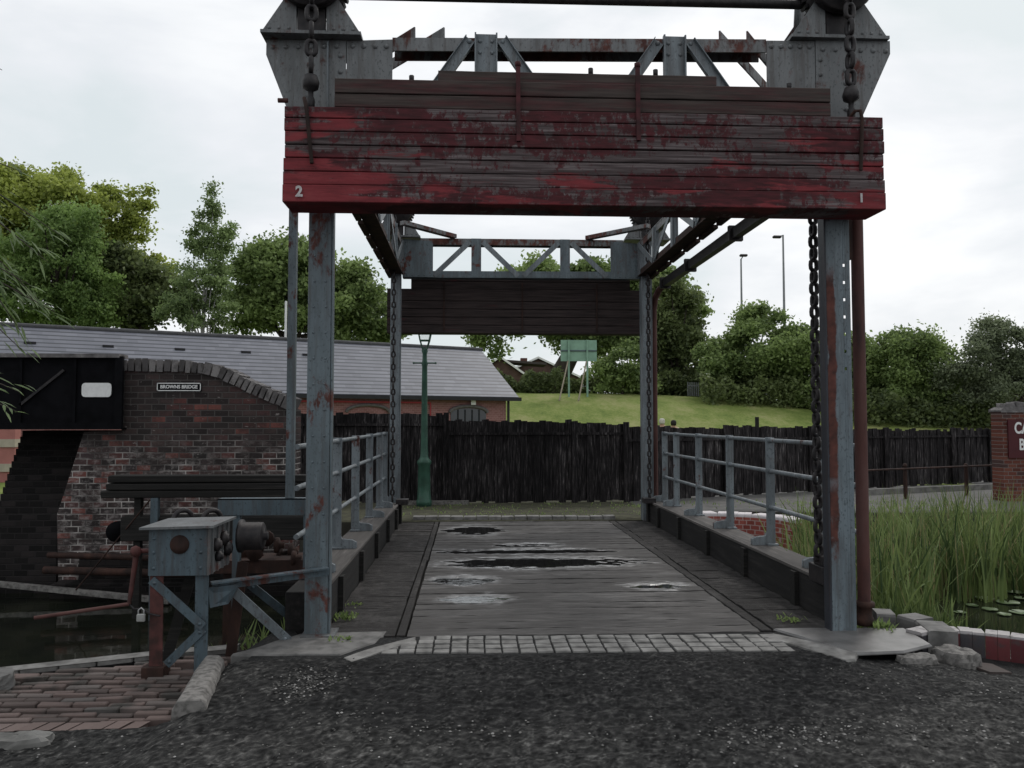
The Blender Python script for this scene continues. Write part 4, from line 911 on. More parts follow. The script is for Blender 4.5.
# ---------------------------------------------------------------- tarred timbers, pipes and clutter behind the winch
random.seed(61)
tb = []
ys = 8.6
mb_posts = []
p0 = at(100, 498, ys); p1 = at(318, 500, ys)
labs = ('lowest tarred baulk of the stack against the brick wall', 'middle tarred baulk of the stack against the brick wall', 'topmost tarred baulk of the stack against the brick wall')
for k in range(3):
    mb = MB(); z0 = p0.z+k*.078; mb.box((p0.x+.04*k+random.uniform(-.03, .03), ys, z0), (-1.45, ys+.25, z0+.07), jit=.006); tag(mb.build('timber_baulk', BAULK, bevel=.008), labs[k], 'timber', 'tarred baulks stacked by the brick wall')
tr = thing('timber_trestle', (-2.8, ys+.1, WZ), 'dark trestle posts carrying the stack of tarred baulks', 'trestle')
for x, yb_ in ((at(105, 500, ys).x+.3, ys+.08), (at(155, 500, ys).x, ys-.02), (-1.7, ys+.08)):
    mb = MB(); mb.box((x-.035, yb_, -1.3), (x+.035, yb_+.07, p0.z-.002), jit=.003); mb.build('post', STEEL_W if abs(x-at(155, 500, ys).x) < .01 else BAULK, tr)
mb = MB(); mb.box((p0.x+.2, ys+.02, .30), (-1.5, ys+.22, .55), jit=.01); tag(mb.build('timber_baulk', BAULK, bevel=.008), 'single thick tarred baulk slung below the stack of three', 'timber', 'tarred baulks stacked by the brick wall')
for (pxa, pxb, py, Y, r_, lab) in ((48, 190, 555, 9.62, .035, 'upper rusty pipe along the foot of the brick wall'), (44, 190, 570, 9.55, .045, 'lower rusty pipe just above the water at the wall foot')):
    a, b = at(pxa, py, Y), at(pxb, py+4, Y); mb = MB(); mb.tube([a, b], r_, 10); tag(mb.build('rusty_pipe', RUST), lab, 'pipe', 'rusty pipes at the foot of the brick wall')
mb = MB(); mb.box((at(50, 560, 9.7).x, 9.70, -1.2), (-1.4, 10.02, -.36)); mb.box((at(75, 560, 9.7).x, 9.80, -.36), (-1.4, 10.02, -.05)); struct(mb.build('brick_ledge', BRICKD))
a, b = at(-60, 577, 9.85), at(170, 603, 9.0); a.z = b.z = WZ+.03; a = at(-60, 578, 9.85); b = at(170, 601, 9.3); mb = MB(); mb.bar(a, b, .08, .055); tag(mb.build('floating_boom', SAND), 'pale timber boom floating on the dark canal', 'boom')
mb = MB(); mb.tube([at(76, 590, 8.9), at(150, 500, 8.5)], .008, 6); tag(mb.build('stay_cable', RUST), 'thin rusty stay cable slanting up to the tarred baulks', 'cable')
mb = MB(); c = at(116, 532, 8.9); mb.lathe((c.x, 8.9, c.z), [(0, 0), (.11, 0), (.11, .1), (.08, .12), (.08, .5), (0, .5)], 18, 'y'); mb.lathe((c.x+.45, 8.95, c.z-.02), [(0, 0), (.08, 0), (.08, .5), (0, .5)], 18, 'y'); tag(mb.build('iron_roller', BLACK), 'pair of black iron rollers under the tarred baulks', 'roller')
mb = MB(); c = at(270, 548, 7.2)
for k in range(9):
    q = c+Vector((random.uniform(-.25, .25), random.uniform(-.2, .3), random.uniform(-.1, .1))); mb.lathe(q, [(0, 0), (.07, 0), (.07, .03), (.03, .04), (.03, .08), (0, .08)], 10, random.choice('xy'))
mb.box((c.x-.45, 7.1, c.z-.2), (c.x+.4, 7.5, c.z-.09)); mb.box((c.x-.4, 7.2, -1.2), (c.x-.3, 7.3, c.z-.2)); mb.box((c.x+.25, 7.2, -1.2), (c.x+.33, 7.3, c.z-.2)); tag(mb.build('gear_train', RUST), 'greasy rusty gears on a frame between winch and deck', 'gears')

# ================================================================ BROWNS BRIDGE (left background)
wb = thing('brick_wall', (-3.4, 10.2, WZ), 'old sooty brick bridge wall with curved coping and name plate', 'brick wall')
YW = 10.0
prof = [(122, 361), (150, 361), (180, 362), (205, 364), (222, 368), (240, 377), (262, 388), (285, 397), (294, 401)]
top = [at(px, py, YW) for px, py in prof]
zb0 = -1.3
mb = MB(); poly = [(p.x, YW, p.z-.11) for p in top]; poly[0] = (at(122, 400, YW).x, YW, poly[0][2]); poly = [(at(122, 400, YW).x, YW, zb0)]+poly+[(top[-1].x, YW, zb0)]
mb.prism(poly, (0, .42, 0)); 
mb.prism([(at(62, 560, YW).x, YW-.0, zb0), (at(57, 515, YW).x, YW, .42), (at(84, 432, YW).x, YW, 1.42), (at(122, 400, YW).x-.0005, YW, 1.43), (at(122, 400, YW).x-.0005, YW, zb0)], (0, .42, 0)) 
mb.build('wall', BRICK, wb)
mb = MB(); acc = []
for a, b in zip(top, top[1:]):
    k = max(1, round((b-a).length/.085))
    for j in range(k): acc.append(a.lerp(b, j/k))
acc.append(top[-1])
for a, b in zip(acc, acc[1:]):
    d = (b-a).normalized(); nn = Vector((-d.z, 0, d.x)); a2, b2 = a+d*.013, b-d*.013; j = random.uniform(-.014, .012)
    hh = .13+random.uniform(-.008, .008)
    mb.prism([(a2-nn*(hh-.01)).to_tuple(), (b2-nn*(hh-.01)).to_tuple(), (b2+nn*(j+.02)).to_tuple(), (a2+nn*(j+.02)).to_tuple()], (0, .50, 0)); mb.rv[-6:] = [random.random()]*6
for i in range(len(mb.v)): mb.v[i] = (mb.v[i][0], mb.v[i][1]-.04, mb.v[i][2])
mb.build('coping', COPB, wb, bevel=.004)
sg = thing('name_plate', at(180, 391, YW-.02), 'small black cast name plate lettered BROWNS BRIDGE on the brick wall', 'sign')
a, b = at(157, 391.5, YW), at(202, 382.5, YW); mb = MB()
mb.box((a.x, YW-.02, a.z), (b.x, YW-.001, b.z)); mb.build('plate', BLACK, sg, bevel=.01)
mb = MB(); t = .010
for (xa, za, xb, zb_) in ((a.x+.006, a.z+.006, b.x-.006, a.z+.006+t), (a.x+.006, b.z-.006-t, b.x-.006, b.z-.006), (a.x+.006, a.z+.006, a.x+.006+t, b.z-.006), (b.x-.006-t, a.z+.006, b.x-.006, b.z-.006)): mb.box((xa, YW-.024, za), (xb, YW-.0205, zb_))
mb.build('border', WHITE, sg)
text('BROWNS BRIDGE', 'lettering', .058, WHITE, ((a.x+b.x)/2, YW-.022, (a.z+b.z)/2), (math.pi/2, 0, 0), sg, .002, .97, .0015)
# stepped abutment below the black bridge
ab = thing('stepped_abutment', (-5.5, 10.5, WZ), 'dark stepped brick abutment rising from the canal under the black bridge', 'abutment')
mb = MB(); z = .42; 
xr0 = at(57, 510, YW).x
mb.box((at(-80, 510, YW).x, YW+.02, zb0), (xr0, YW+1.2, z)); n_ = 13
for k in range(n_):
    t = (k+1)/n_; x1_ = xr0+(at(84, 430, YW).x-xr0)*t+.0; x0_ = at(-6+ 26*t, 500, YW+.02+.9*t).x
    mb.box((x0_, YW+.03+.9*t, z+.077*k), (x1_+.02, YW+1.6, z+.077*(k+1)))
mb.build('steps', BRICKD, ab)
# black girder bridge
bb = thing('black_girder_bridge', (-6, 9.9, 1.45), 'black plate-girder bridge side running left from the brick wall', 'bridge')
YB2 = 9.9
a = at(-220, 427, YB2); b = at(122, 361, YB2); c = at(122, 427, YB2)
mb = MB(); mb.box((a.x, YB2, 1.47), (b.x, YB2+.02, 2.31)); mb.box((a.x, YB2+2.6, 1.47), (b.x+.1, YB2+2.62, 2.3)); 
for px in (74, 20, -60): x = at(px, 400, YB2).x; mb.box((x, YB2-.03, 1.49), (x+.03, YB2-.001, 2.30))
mb.box((a.x, YB2-.05, 1.45), (b.x+.03, YB2+2.7, 1.468)); mb.box((a.x, YB2-.045, 1.468), (b.x+.02, YB2-.01, 1.53)); mb.box((b.x-.06, YB2-.05, 1.47), (b.x+.03, YB2-.002, 2.33)); mb.build('girder', BLACK, bb)
mb = MB(); P, Q = at(20, 405, YB2-.02), at(64, 370, YB2-.02); mb.bar(P, Q, .02, .03); mb.build('diagonal_strut', IRON, bb)
mb = MB(); mb.box((a.x, YB2-.06, 2.312), (b.x-.01, YB2+.2, 2.36)); mb.build('top_rail', COPE, bb)
a, b = at(82, 397, YB2), at(112, 383, YB2); mb = MB(); cx, cz, wx, wz = (a.x+b.x)/2, (a.z+b.z)/2, (b.x-a.x)/2, (b.z-a.z)/2
poly = []
for qx, qz, t0 in ((1, 1, 0), (-1, 1, 1), (-1, -1, 2), (1, -1, 3)):
    for k in range(4): t = (t0+k/3)*math.pi/2; poly.append((cx+qx*(wx-.04)+.04*math.cos(t), YB2-.003, cz+qz*(wz-.04)+.04*math.sin(t)))
mb.prism(poly, (0, -.012, 0)); mb.build('white_panel', WHITE, bb)

# ================================================================ FENCES
def fence(name, pts, label, tops, bw=.125, posts=2.4):
    t = thing(name, (pts[0][0], pts[0][1], 0), label, 'fence')
    a, b = Vector(pts[0]), Vector(pts[1]); L_ = (b-a).length; d = (b-a)/L_; nrm = Vector((d.y, -d.x)); nb = int(L_/bw); k = 0
    s_ = 0
    while s_ < L_-.1:
        e_ = min(L_, s_+posts); mb = MB(); q = s_
        hh0 = random.uniform(-.03, .03)
        while q < e_-.03:
            w_ = bw*random.uniform(.9, 1.1); f_ = q/L_; h_ = tops[0]+(tops[1]-tops[0])*f_+hh0+random.uniform(-.035, .03); gz = random.uniform(-.02, .04)
            kk = int(round(q/bw)); o = (kk % 2)*.020+random.uniform(0, .003); p0_ = a+d*(q-.004)+nrm*o; p1_ = a+d*(q+w_+.006)+nrm*(o+random.uniform(-.003, .003))
            sl_ = random.uniform(-.012, .012)
            mb.prism([(p0_.x, p0_.y, gz), (p1_.x, p1_.y, gz), (p1_.x, p1_.y, h_+sl_), (p0_.x, p0_.y, h_)], (-nrm.x*.018, -nrm.y*.018, 0)); q += w_
        for z in (.30, tops[0]*.0+.80, ): mb.bar((*(a+d*s_-nrm*.03), z), (*(a+d*e_-nrm*.03), z), .04, .07)
        zt = (tops[0]+tops[1])/2-.22
        mb.bar((*(a+d*s_+nrm*.045), zt), (*(a+d*e_+nrm*.045), zt), .03, .045)
        mb.build('board_panel', FENCE, t); s_ = e_
        mb = MB(); p = a+d*s_+nrm*.07; hp = tops[0]+(tops[1]-tops[0])*(s_/L_)+.03; mb.box((p.x-.05, p.y-.05, 0), (p.x+.05, p.y+.05, hp), jit=.004); mb.build('post', FENCE, t)
    return t
random.seed(71)
fence('board_fence', ((-5.2, 15.5), (-.45, 15.35)), 'taller black board fence behind the green lamp post', (1.72, 1.68))
fence('board_fence', ((-.4, 15.2), (3.0, 15.35)), 'weathered black board fence closing the end of the deck', (1.56, 1.50))
fence('board_fence', ((3.05, 15.4), (13.2, 19.8)), 'long black board fence receding right behind the reeds', (1.47, 1.32))
mb = MB(); mb.box((-1.3, 14.95, -.02), (-.02, 15.05, .07)); tag(mb.build('kerb_edging', SAND), 'straight grey kerb at the foot of the green lamp post', 'kerb')
# low rail by the path
lr = thing('low_railing', (7, 15.5, 0), 'low rusty rail on short posts along the far path', 'railing')
A0, A1 = at(852, 471, 15.0), at(1000, 465, 16.6)
for px, Y in ((905, 15.6), (966, 16.25)):
    p = at(px, 467, Y); mb = MB(); mb.tube([(p.x, Y, 0), (p.x, Y, p.z+.0)], .04, 8); mb.lathe((p.x, Y, p.z), [(.045, 0), (.05, .03), (.03, .07), (0, .08)], 8); mb.build('post', RUST, lr)
mb = MB(); mb.tube([A0, A1], .02, 8); mb.build('rail', RUST, lr)
A0, A1 = at(860, 493, 16.4), at(1000, 487, 17.8); mb = MB(); A0.z = A1.z = .06; mb.bar(A0, A1, .12, .12); tag(mb.build('kerb_edging', CONC), 'pale kerb line running behind the low rusty rail', 'kerb')

# brick pier with sign
pr = thing('brick_pier', (9.9, 14.9, 0), 'red brick pier with a crumbling stone cap at the far right', 'pier')
YP = 15.0; x0 = at(1003, 450, YP).x; zt = at(995, 412, YP).z
mb = MB(); mb.box((x0, YP, -.05), (x0+1.7, YP+.34, zt)); mb.build('shaft', BRICKR, pr)
mb = MB(); mb.prism([(x0-.02, YP-.02, zt+.001), (x0+1.72, YP-.02, zt+.001), (x0+1.72, YP-.02, zt+.09), (x0+.08, YP-.02, zt+.09), (x0-.02, YP-.02, zt+.04)], (0, .38, 0)); 
random.seed(9); x = x0+.09
while x < x0+1.7: w_ = random.uniform(.12, .3); mb.box((x, YP+.0, zt+.092), (x+w_-.02, YP+.3, zt+.16+random.uniform(0, .05)), jit=.02); x += w_
mb.build('cap', COPE, pr, bevel=.01)
ps = thing('pier_sign', (x0+.9, YP-.03, .9), 'dark red board with white capital letters fixed on the brick pier', 'sign')
a = at(1009, 458, YP-.03); b = at(1009, 419.5, YP-.03); mb = MB(); mb.box((a.x, YP-.035, a.z), (a.x+1.35, YP-.002, b.z)); mb.build('board', DKRED, ps)
for s_, px, py in (('CA', 1021.5, 428.5), ('B', 1022, 445)):
    p = at(px, py, YP-.036); text(s_, 'lettering', .30, WHITE, (p.x, YP-.038, p.z), (math.pi/2, 0, 0), ps, .002, .70, .008)

# ================================================================ green lamp post
lp = thing('lamp_post', (-1.0, 14.7, 0), 'green cast iron lamp post with glass lantern before the black fence', 'street lamp')
c = at(424, 503, 14.75); X, Yl = c.x, 14.75
mb = MB(); mb.lathe((X, Yl, .0), [(0, 0), (.14, 0), (.14, .10), (.125, .12), (.115, .30), (.11, .74), (.13, .77), (.13, .82), (.09, .86), (.075, .90), (.062, 1.1), (.048, 2.55), (.06, 2.60), (.045, 2.66), (.04, 2.78), (.06, 2.84), (.035, 2.90), (0, 2.9)], 16); mb.build('column', GREEN, lp)
mb = MB(); mb.tube([(X-.2, Yl, 2.615), (X+.2, Yl, 2.615)], .014, 8); mb.dome((X-.2, Yl, 2.615), .022); mb.dome((X+.2, Yl, 2.615), .022); mb.build('ladder_bar', GREEN, lp)
mb = MB(); zb1, zt1 = 2.95, 3.36
for k in range(4):
    t = math.pi/4+k*math.pi/2
    for r0, r1, z0, z1 in ((.05, .12, 2.86, zb1+.08), (.12, .21, zb1+.08, zt1)): mb.bar((X+r0*math.cos(t), Yl+r0*math.sin(t), z0), (X+r1*math.cos(t), Yl+r1*math.sin(t), z1), .018, .018)
    t2 = t+math.pi/2
    for r_, z_ in ((.12, zb1+.08), (.21, zt1)): mb.bar((X+r_*math.cos(t), Yl+r_*math.sin(t), z_), (X+r_*math.cos(t2), Yl+r_*math.sin(t2), z_), .02, .02)
mb.lathe((X, Yl, zt1), [(.24, 0), (.22, .03), (.10, .16), (.05, .18), (.05, .24), (0, .28)], 12); ln_ = mb.build('lantern', GREEN, lp)
mb = MB()
for k in range(4):
    t = math.pi/4+k*math.pi/2; t2 = t+math.pi/2; mb.add([(X+r_*math.cos(tt), Yl+r_*math.sin(tt), z_) for r_, z_, tt in ((.115, zb1+.09, t), (.115, zb1+.09, t2), (.20, zt1-.01, t2), (.20, zt1-.01, t))], [(0, 1, 2, 3)])
mb.build('glass_pane', GLASS, ln_)

# ================================================================ BUILDING
bd = thing('slate_roofed_building', (1.8, 31, 0), 'long low pink brick building with a grey slate roof behind the fence', 'building')
Cn = Vector((1.82, 31., 0)); PERP = Vector((-.469, .883, 0)); ZE, ZR, HW, LEN = 2.52, 4.55, 3.0, 34.
def bp(l, w_, z): p = Cn-AX*l+PERP*w_; return (p.x, p.y, z)
mb = MB(); ov = .30
mb.prism([bp(.35, .25, -.1), bp(LEN, .25, -.1), bp(LEN, .25, ZE-.02), bp(.35, .25, ZE-.02)], PERP*.25)
mb.prism([bp(.35, .5, -.1), bp(.35, 2*HW-.5, -.1), bp(.35, 2*HW-.5, ZE-.02), bp(.35, HW, ZR-.25), bp(.35, .5, ZE-.02)], -AX*.25); mb.build('wall', BRICKP, bd)
mb = MB()
mb.prism([bp(-.05, -.05, ZE-.04), bp(LEN, -.05, ZE-.04), bp(LEN, HW, ZR), bp(-.05, HW, ZR)], (0, 0, -.09)); mb.prism([bp(-.05, HW, ZR), bp(LEN, HW, ZR), bp(LEN, 2*HW+.05, ZE-.04), bp(-.05, 2*HW+.05, ZE-.04)], (0, 0, -.09)); rf = mb.build('roof', SLATE, bd)
mb = MB(); mb.tube([bp(-.1, HW, ZR+.0), bp(LEN, HW, ZR+.0)], .09, 8); mb.build('ridge', plain('ridge_tile', (.07, .07, .075), .8, .3, 4), rf)
for k in range(2, 14):
    l = 3.5+k*2.15; P = Vector(bp(l, HW*.70, ZE+(ZR-ZE)*.70)); mb = MB(); mb.bar(P, P+AX*.32, .12, .09); mb.build('roof_vent', GUTTER, rf)
mb = MB(); mb.bar(bp(-.12, -.09, ZE-.13), bp(LEN, -.09, ZE-.13), .12, .14); mb.tube([bp(.28, .18, ZE-.1), bp(.28, .18, 0)], .05, 8); mb.build('gutter', GUTTER, bd)
def arch(l, w_, z0, z1, name):
    f = thing_part(name); return f
def wpart(name, mb, mat, parent): return mb.build(name, mat, parent)
for l, zt_, wd in ((2.0, 2.03, .75),):
    poly = [bp(l-wd, .22, .9), bp(l+wd, .22, .9)]+[bp(l+wd*math.cos(t), .22, zt_-.18+.18*math.sin(t)) for t in np.linspace(0, math.pi, 9)]
    mb = MB(); mb.prism(poly, -PERP*.0+PERP*.02); wf = mb.build('window', DGLASS, bd)
    mb = MB(); arc = [bp(l+(wd+.05)*math.cos(t), .20, zt_-.16+.24*math.sin(t)) for t in np.linspace(0, math.pi, 11)]; mb.tube(arc, .07, 6); mb.build('arch', plain('grey_arch', (.13, .12, .12), .8), wf)
    mb = MB()
    for dx in (-.45, -.15, .15, .45): mb.bar(bp(l+dx, .20, .9), bp(l+dx, .20, zt_-.05), .04, .03)
    mb.build('glazing_bars', GUTTER, wf)
for l, wd in ((6.0, .8),):
    mb = MB(); arc = [bp(l+wd*math.cos(t), .20, 1.86+.26*math.sin(t)) for t in np.linspace(0, math.pi, 11)]; mb.tube(arc, .06, 6); mb.build('arch', plain('grey_arch', (.13, .12, .12), .8), bd)
mb = MB(); mb.bar(bp(3.6, .19, 2.22), bp(12, .19, 2.22), .02, .06); mb.bar(bp(3.6, .19, 2.22), bp(3.6, .19, 1.0), .05, .03); mb.bar(bp(8.9, .19, 2.22), bp(8.9, .19, 1.0), .05, .03); mb.build('red_trim', TRIMR, bd)
mb = MB(); P = Vector(bp(1.85, .12, 2.25)); mb.box(P-Vector((.09, .09, .09)), P+Vector((.09, .09, .09))); mb.bar(P, P+Vector((.12, 0, .16)), .05, .05); mb.build('wall_light', WHITE, bd)
# pale quoin seen under the black bridge
qp = at(9, 440, 21.)
for k in range(4):
    z = k*.62-.35; mb = MB(); mb.box((qp.x-.2, 20.9, z), (qp.x+.2, 21.25, z+.2)); mb.build('quoin', CREAM, bd)
mb = MB(); mb.box((qp.x-2.5, 20.94, -.1), (qp.x+.18, 21.2, 2.4)); mb.build('porch_wall', plain('pink_render', (.36, .15, .135), .9, .15, 4), bd)
mb = MB(); p = at(285.5, 340, 34); mb.tube([(p.x, 34, 3), (p.x, 34, 6.6)], .05, 6); mb.build('flue', WHITE, rf)

# far houses
HBRICK = plain('far_brown_brick', (.10, .062, .052), .9, .3, 2)
def house(x0, x1, Y, zr, label, gx=1):
    h = thing('far_house', ((x0+x1)/2, Y, 3), label, 'house', 'brick houses beyond the bank')
    mb = MB(); mb.box((x0, Y, 2.5), (x1, Y+7, zr-2.2)); mb.prism([(x0, Y-.02, zr-2.2), (x1, Y-.02, zr-2.2), ((x0+x1)/2, Y-.02, zr)], (0, .3, 0)); mb.build('wall', HBRICK, h)
    mb = MB()
    for s_ in (-1, 1):
        xe = x0-.3 if s_ < 0 else x1+.3; xm = (x0+x1)/2; mb.prism([(xe, Y-.4, zr-2.35), (xm, Y-.4, zr+.12), (xm, Y-.4, zr+.3), (xe, Y-.4, zr-2.15)], (0, 7.6, 0))
    mb.build('roof', plain('brown_roof_tile', (.07, .06, .056), .9, .3, 2), h)
    mb = MB()
    for s_ in (-1, 1):
        xe = x0-.3 if s_ < 0 else x1+.3; xm = (x0+x1)/2; mb.prism([(xe, Y-.5, zr-2.35), (xm, Y-.5, zr+.1), (xm, Y-.5, zr+.34), (xe, Y-.5, zr-2.1)], (0, .08, 0))
    mb.build('barge_board', WHITE, h); return h
a = at(500, 360, 85)
h1 = house(a.x-3.2, a.x+3.2, 85, a.z+.1, 'brown brick house gable with white barge boards nearest the slate roof')
b = at(538, 362, 95); h2 = house(b.x-5, b.x+5, 95, at(538, 362, 95).z+.3, 'broad brown roofed house half hidden by the trees beyond the bank')
mb = MB(); c = at(524, 358, 97); mb.box((c.x-.4, 97, c.z-2), (c.x+.4, 98, c.z)); mb.build('chimney', BRICKR, h2)
mb = MB(); mb.bar(at(503, 362, 90), at(545, 365, 90), 4., .25); mb.build('ridge_roof', plain('brown_roof_tile', (.07, .06, .056), .9, .3, 2), h2)

# billboard seen from behind
YBb = 46.; gz = G(2 + 4, YBb)
bo = thing('billboard', (at(578, 390, YBb).x, YBb, 3.0), 'pale green hoarding seen from behind on two posts and raking struts', 'billboard')
a, b = at(561, 361, YBb), at(597, 340, YBb)
mb = MB(); mb.box((a.x, YBb+.1, a.z), (b.x, YBb+.16, (a.z+b.z)/2-.02)); mb.box((a.x, YBb+.1, (a.z+b.z)/2+.02), (b.x, YBb+.16, b.z)); mb.build('panel', GREENB, bo)
mb = MB(); mb.box((a.x, YBb+.05, (a.z+b.z)/2-.05), (b.x, YBb+.098, (a.z+b.z)/2+.03)); mb.build('cross_rail', STEEL_W, bo)
for px in (569, 587.5):
    x = at(px, 390, YBb).x; g_ = G(x, YBb)
    mb = MB(); mb.box((x-.05, YBb-.02, g_-.2), (x+.05, YBb+.095, b.z)); mb.build('post', GREENB, bo)
    mb = MB(); q = Vector((x-.75, YBb-1.6, 0)); q.z = G(q.x, q.y); mb.tube([(x-.05, YBb, a.z), q], .045, 6); mb.build('strut', plain('strut_wood', (.30, .26, .2), .9), bo)
# street lamps
for (px, pyt, pxh, Y, lab) in ((741, 259, 743.5, 57., 'shorter tapering street lamp above the bank trees'), (783, 235, 777, 52., 'taller street lamp with its head turned left above the bank trees')):
    p = at(px, pyt, Y); t = thing('street_lamp', (p.x, Y, G(p.x, Y)), lab, 'street lamp', 'street lamps above the bank')
    mb = MB(); mb.tube([(p.x, Y, 2.5), (p.x, Y, 6), (p.x, Y, p.z)], [.13, .10, .06], 8); mb.build('column', LAMPG, t)
    h = at(pxh, pyt-3.5 if px < 760 else pyt+2, Y); mb = MB(); mb.tube([(p.x, Y, p.z-.03), h], .045, 6); mb.build('arm', LAMPG, t)
    mb = MB(); mb.box((h.x-.28, Y-.15, h.z-.08), (h.x+.28, Y+.15, h.z+.09)); mb.build('lamp_head', IRON, t, bevel=.05)
# palisade fence on the crest
pal = MB(); a = at(688, 391, 49); b = at(740, 396, 49)
for k in range(26):
    x = a.x+(b.x-a.x)*k/25; g_ = G(x, 49); pal.box((x-.03, 49, g_), (x+.03, 49.03, g_+.85))
pal.box((a.x, 49.03, G(a.x, 49)+.6), (b.x, 49.07, G(a.x, 49)+.66)); tag(pal.build('palisade_fence', LAMPG), 'grey palisade fence in the gap under the bank trees', 'fence')
mb = MB(); p = at(757.5, 428, 19.5); mb.box((p.x-.04, 19.5, 0), (p.x+.04, 19.56, 1.55+.1)); tag(mb.build('wooden_post', BAULK), 'lone dark wooden post poking above the fence', 'post')

# ================================================================ VEGETATION
def leaves(name, pts, ln, wd, mat, parent=None, up=.35, origin=None, droop=0.):
    N = len(pts); 
    nrm = rng.normal(size=(N, 3)); nrm[:, 2] = nrm[:, 2]+up*np.sign(nrm[:, 2]+.3)*1.2; nrm /= np.linalg.norm(nrm, axis=1)[:, None]
    t = rng.normal(size=(N, 3)); t[:, 2] -= droop*2.0; t -= nrm*(t*nrm).sum(1)[:, None]; t /= np.linalg.norm(t, axis=1)[:, None]; b = np.cross(nrm, t)
    sc_ = rng.uniform(.6, 1.25, N)[:, None]
    v = np.empty((N, 4, 3)); v[:, 0] = pts-t*ln/2*sc_; v[:, 1] = pts+b*wd/2*sc_; v[:, 2] = pts+t*ln/2*sc_; v[:, 3] = pts-b*wd/2*sc_
    v = v.reshape(-1, 3)
    org = np.array(origin if origin is not None else (0, 0, 0), dtype=float)
    v = v-org
    me = bpy.data.meshes.new(name); me.vertices.add(4*N); me.vertices.foreach_set('co', v.ravel())
    me.loops.add(4*N); me.loops.foreach_set('vertex_index', np.arange(4*N)); me.polygons.add(N); me.polygons.foreach_set('loop_start', np.arange(N)*4)
    a_ = me.attributes.new('rnd', 'FLOAT', 'FACE'); a_.data.foreach_set('value', rng.uniform(0, 1, N))
    me.materials.append(mat); me.update(calc_edges=True); me.validate()
    o = bpy.data.objects.new(name, me); C.objects.link(o)
    if parent: o.parent = parent
    else: o.location = Vector(org)
    return o
def crown_pts(ell, dens, rc, shell=.5):
    out_ = []; cl = []
    for (cx, cy, cz, rx, ry, rz) in ell:
        vol = rx*rz; nc = max(6, int(vol/(rc*rc)*2.6)); 
        u = rng.normal(size=(nc, 3)); u /= np.linalg.norm(u, axis=1)[:, None]; rad = rng.uniform(shell, 1., nc)[:, None]
        c_ = np.array([cx, cy, cz])+u*rad*np.array([rx, ry, rz]); cl.append(c_)
        n_ = int(dens*vol/nc)+3
        for q in c_:
            k = rng.uniform(.6, 1.25); out_.append(q+rng.normal(size=(n_, 3))*np.array([rc*.50, rc*.50, rc*.36])*k)
    return np.concatenate(out_), np.concatenate(cl)
def tree(name, label, Y, ells, mat, leaf, dens, rc, trunk_px, group=None, cat='tree', up=.12, droop=0., base_r=.2, barkm=None, yspread=.8, limbs=10, gz=None):
    s_ = Y/F; E_ = []
    for (px, py, rx, ry) in ells:
        p = at(px, py, Y); E_.append((p.x, Y, p.z, rx*s_, rx*s_*yspread, ry*s_))
    bx = at(trunk_px, 390, Y).x; g_ = G(bx, Y) if gz is None else gz
    t = thing(name, (bx, Y, g_), label, cat, group)
    pts, cl = crown_pts(E_, dens, rc)
    pts = pts[pts[:, 2] > g_+.1]
    leaves('crown', pts, leaf, leaf*.62, mat, t, up, (bx, Y, g_), droop)
    mb = MB(); main = max(E_, key=lambda e_: e_[3]*e_[5]); tp = Vector((main[0], Y, main[2]))
    b0 = Vector((bx, Y, g_-.2)); mid = b0.lerp(tp, .5)+Vector((random.uniform(-.2, .2), 0, 0)); mb.tube([b0, mid, tp], [base_r, base_r*.7, base_r*.35], 8, cap=False)
    for i in rng.choice(len(cl), min(limbs, len(cl)), replace=False):
        q = Vector(cl[i]); st = mid.lerp(tp, random.uniform(0, .9)); mb.tube([st, st.lerp(q, .5)+Vector((0, 0, .25)), q], [base_r*.35, base_r*.2, base_r*.06], 5, cap=False)
    mb.build('trunk', barkm or BARK, t); return t
random.seed(81); rng = np.random.default_rng(5)
tree('sycamore_tree', 'yellow-green tree filling the far left edge above the slate roof', 42, [(25, 235, 62, 62), (-30, 250, 60, 70), (62, 215, 48, 38), (30, 185, 40, 22), (-10, 205, 50, 40)], L_YEL, .22, 2700, .8, 15, limbs=16, base_r=.35)
tree('maple_tree', 'open yellow-green maple with leafy twigs reaching right against the sky', 44, [(115, 225, 30, 28), (100, 250, 40, 40), (145, 200, 20, 10), (128, 275, 45, 35), (105, 192, 20, 12), (140, 225, 22, 10)], L_YEL, .22, 1350, .5, 110, limbs=40, base_r=.25)
tree('willow_tree', 'dull green weeping tree in front of the yellow-green crown', 38, [(55, 265, 48, 62), (30, 300, 55, 40), (88, 290, 30, 45), (70, 225, 30, 25)], L_WEEP, .17, 3600, .55, 60, up=.1, droop=.7, base_r=.25)
tree('broadleaf_tree', 'low dark tree between the weeping tree and the birch', 40, [(140, 290, 35, 40), (165, 300, 30, 30), (130, 262, 22, 20)], L_DRK, .26, 1700, .7, 140)
tree('birch_tree', 'slender birch with hanging foliage rising to a thin pointed top', 36, [(213, 198, 5, 18), (210, 222, 13, 16), (200, 245, 14, 20), (224, 240, 12, 24), (206, 280, 30, 30), (200, 312, 40, 26)], L_BLU, .14, 3600, .34, 207, up=.1, droop=.8, base_r=.12, barkm=plain('birch_bark', (.4, .39, .37), .8), limbs=18)
tree('oak_tree', 'large rounded dark tree behind the near left column', 40, [(290, 295, 62, 50), (255, 290, 32, 45), (330, 300, 45, 42), (290, 262, 45, 24), (350, 285, 22, 22)], L_MID, .23, 3000, .75, 290, base_r=.35, limbs=14)
tree('hawthorn_tree', 'lighter low tree leaning out beside the far left column', 42, [(372, 318, 32, 26), (392, 330, 25, 20), (352, 330, 30, 22)], L_MID, .24, 1800, .6, 370)
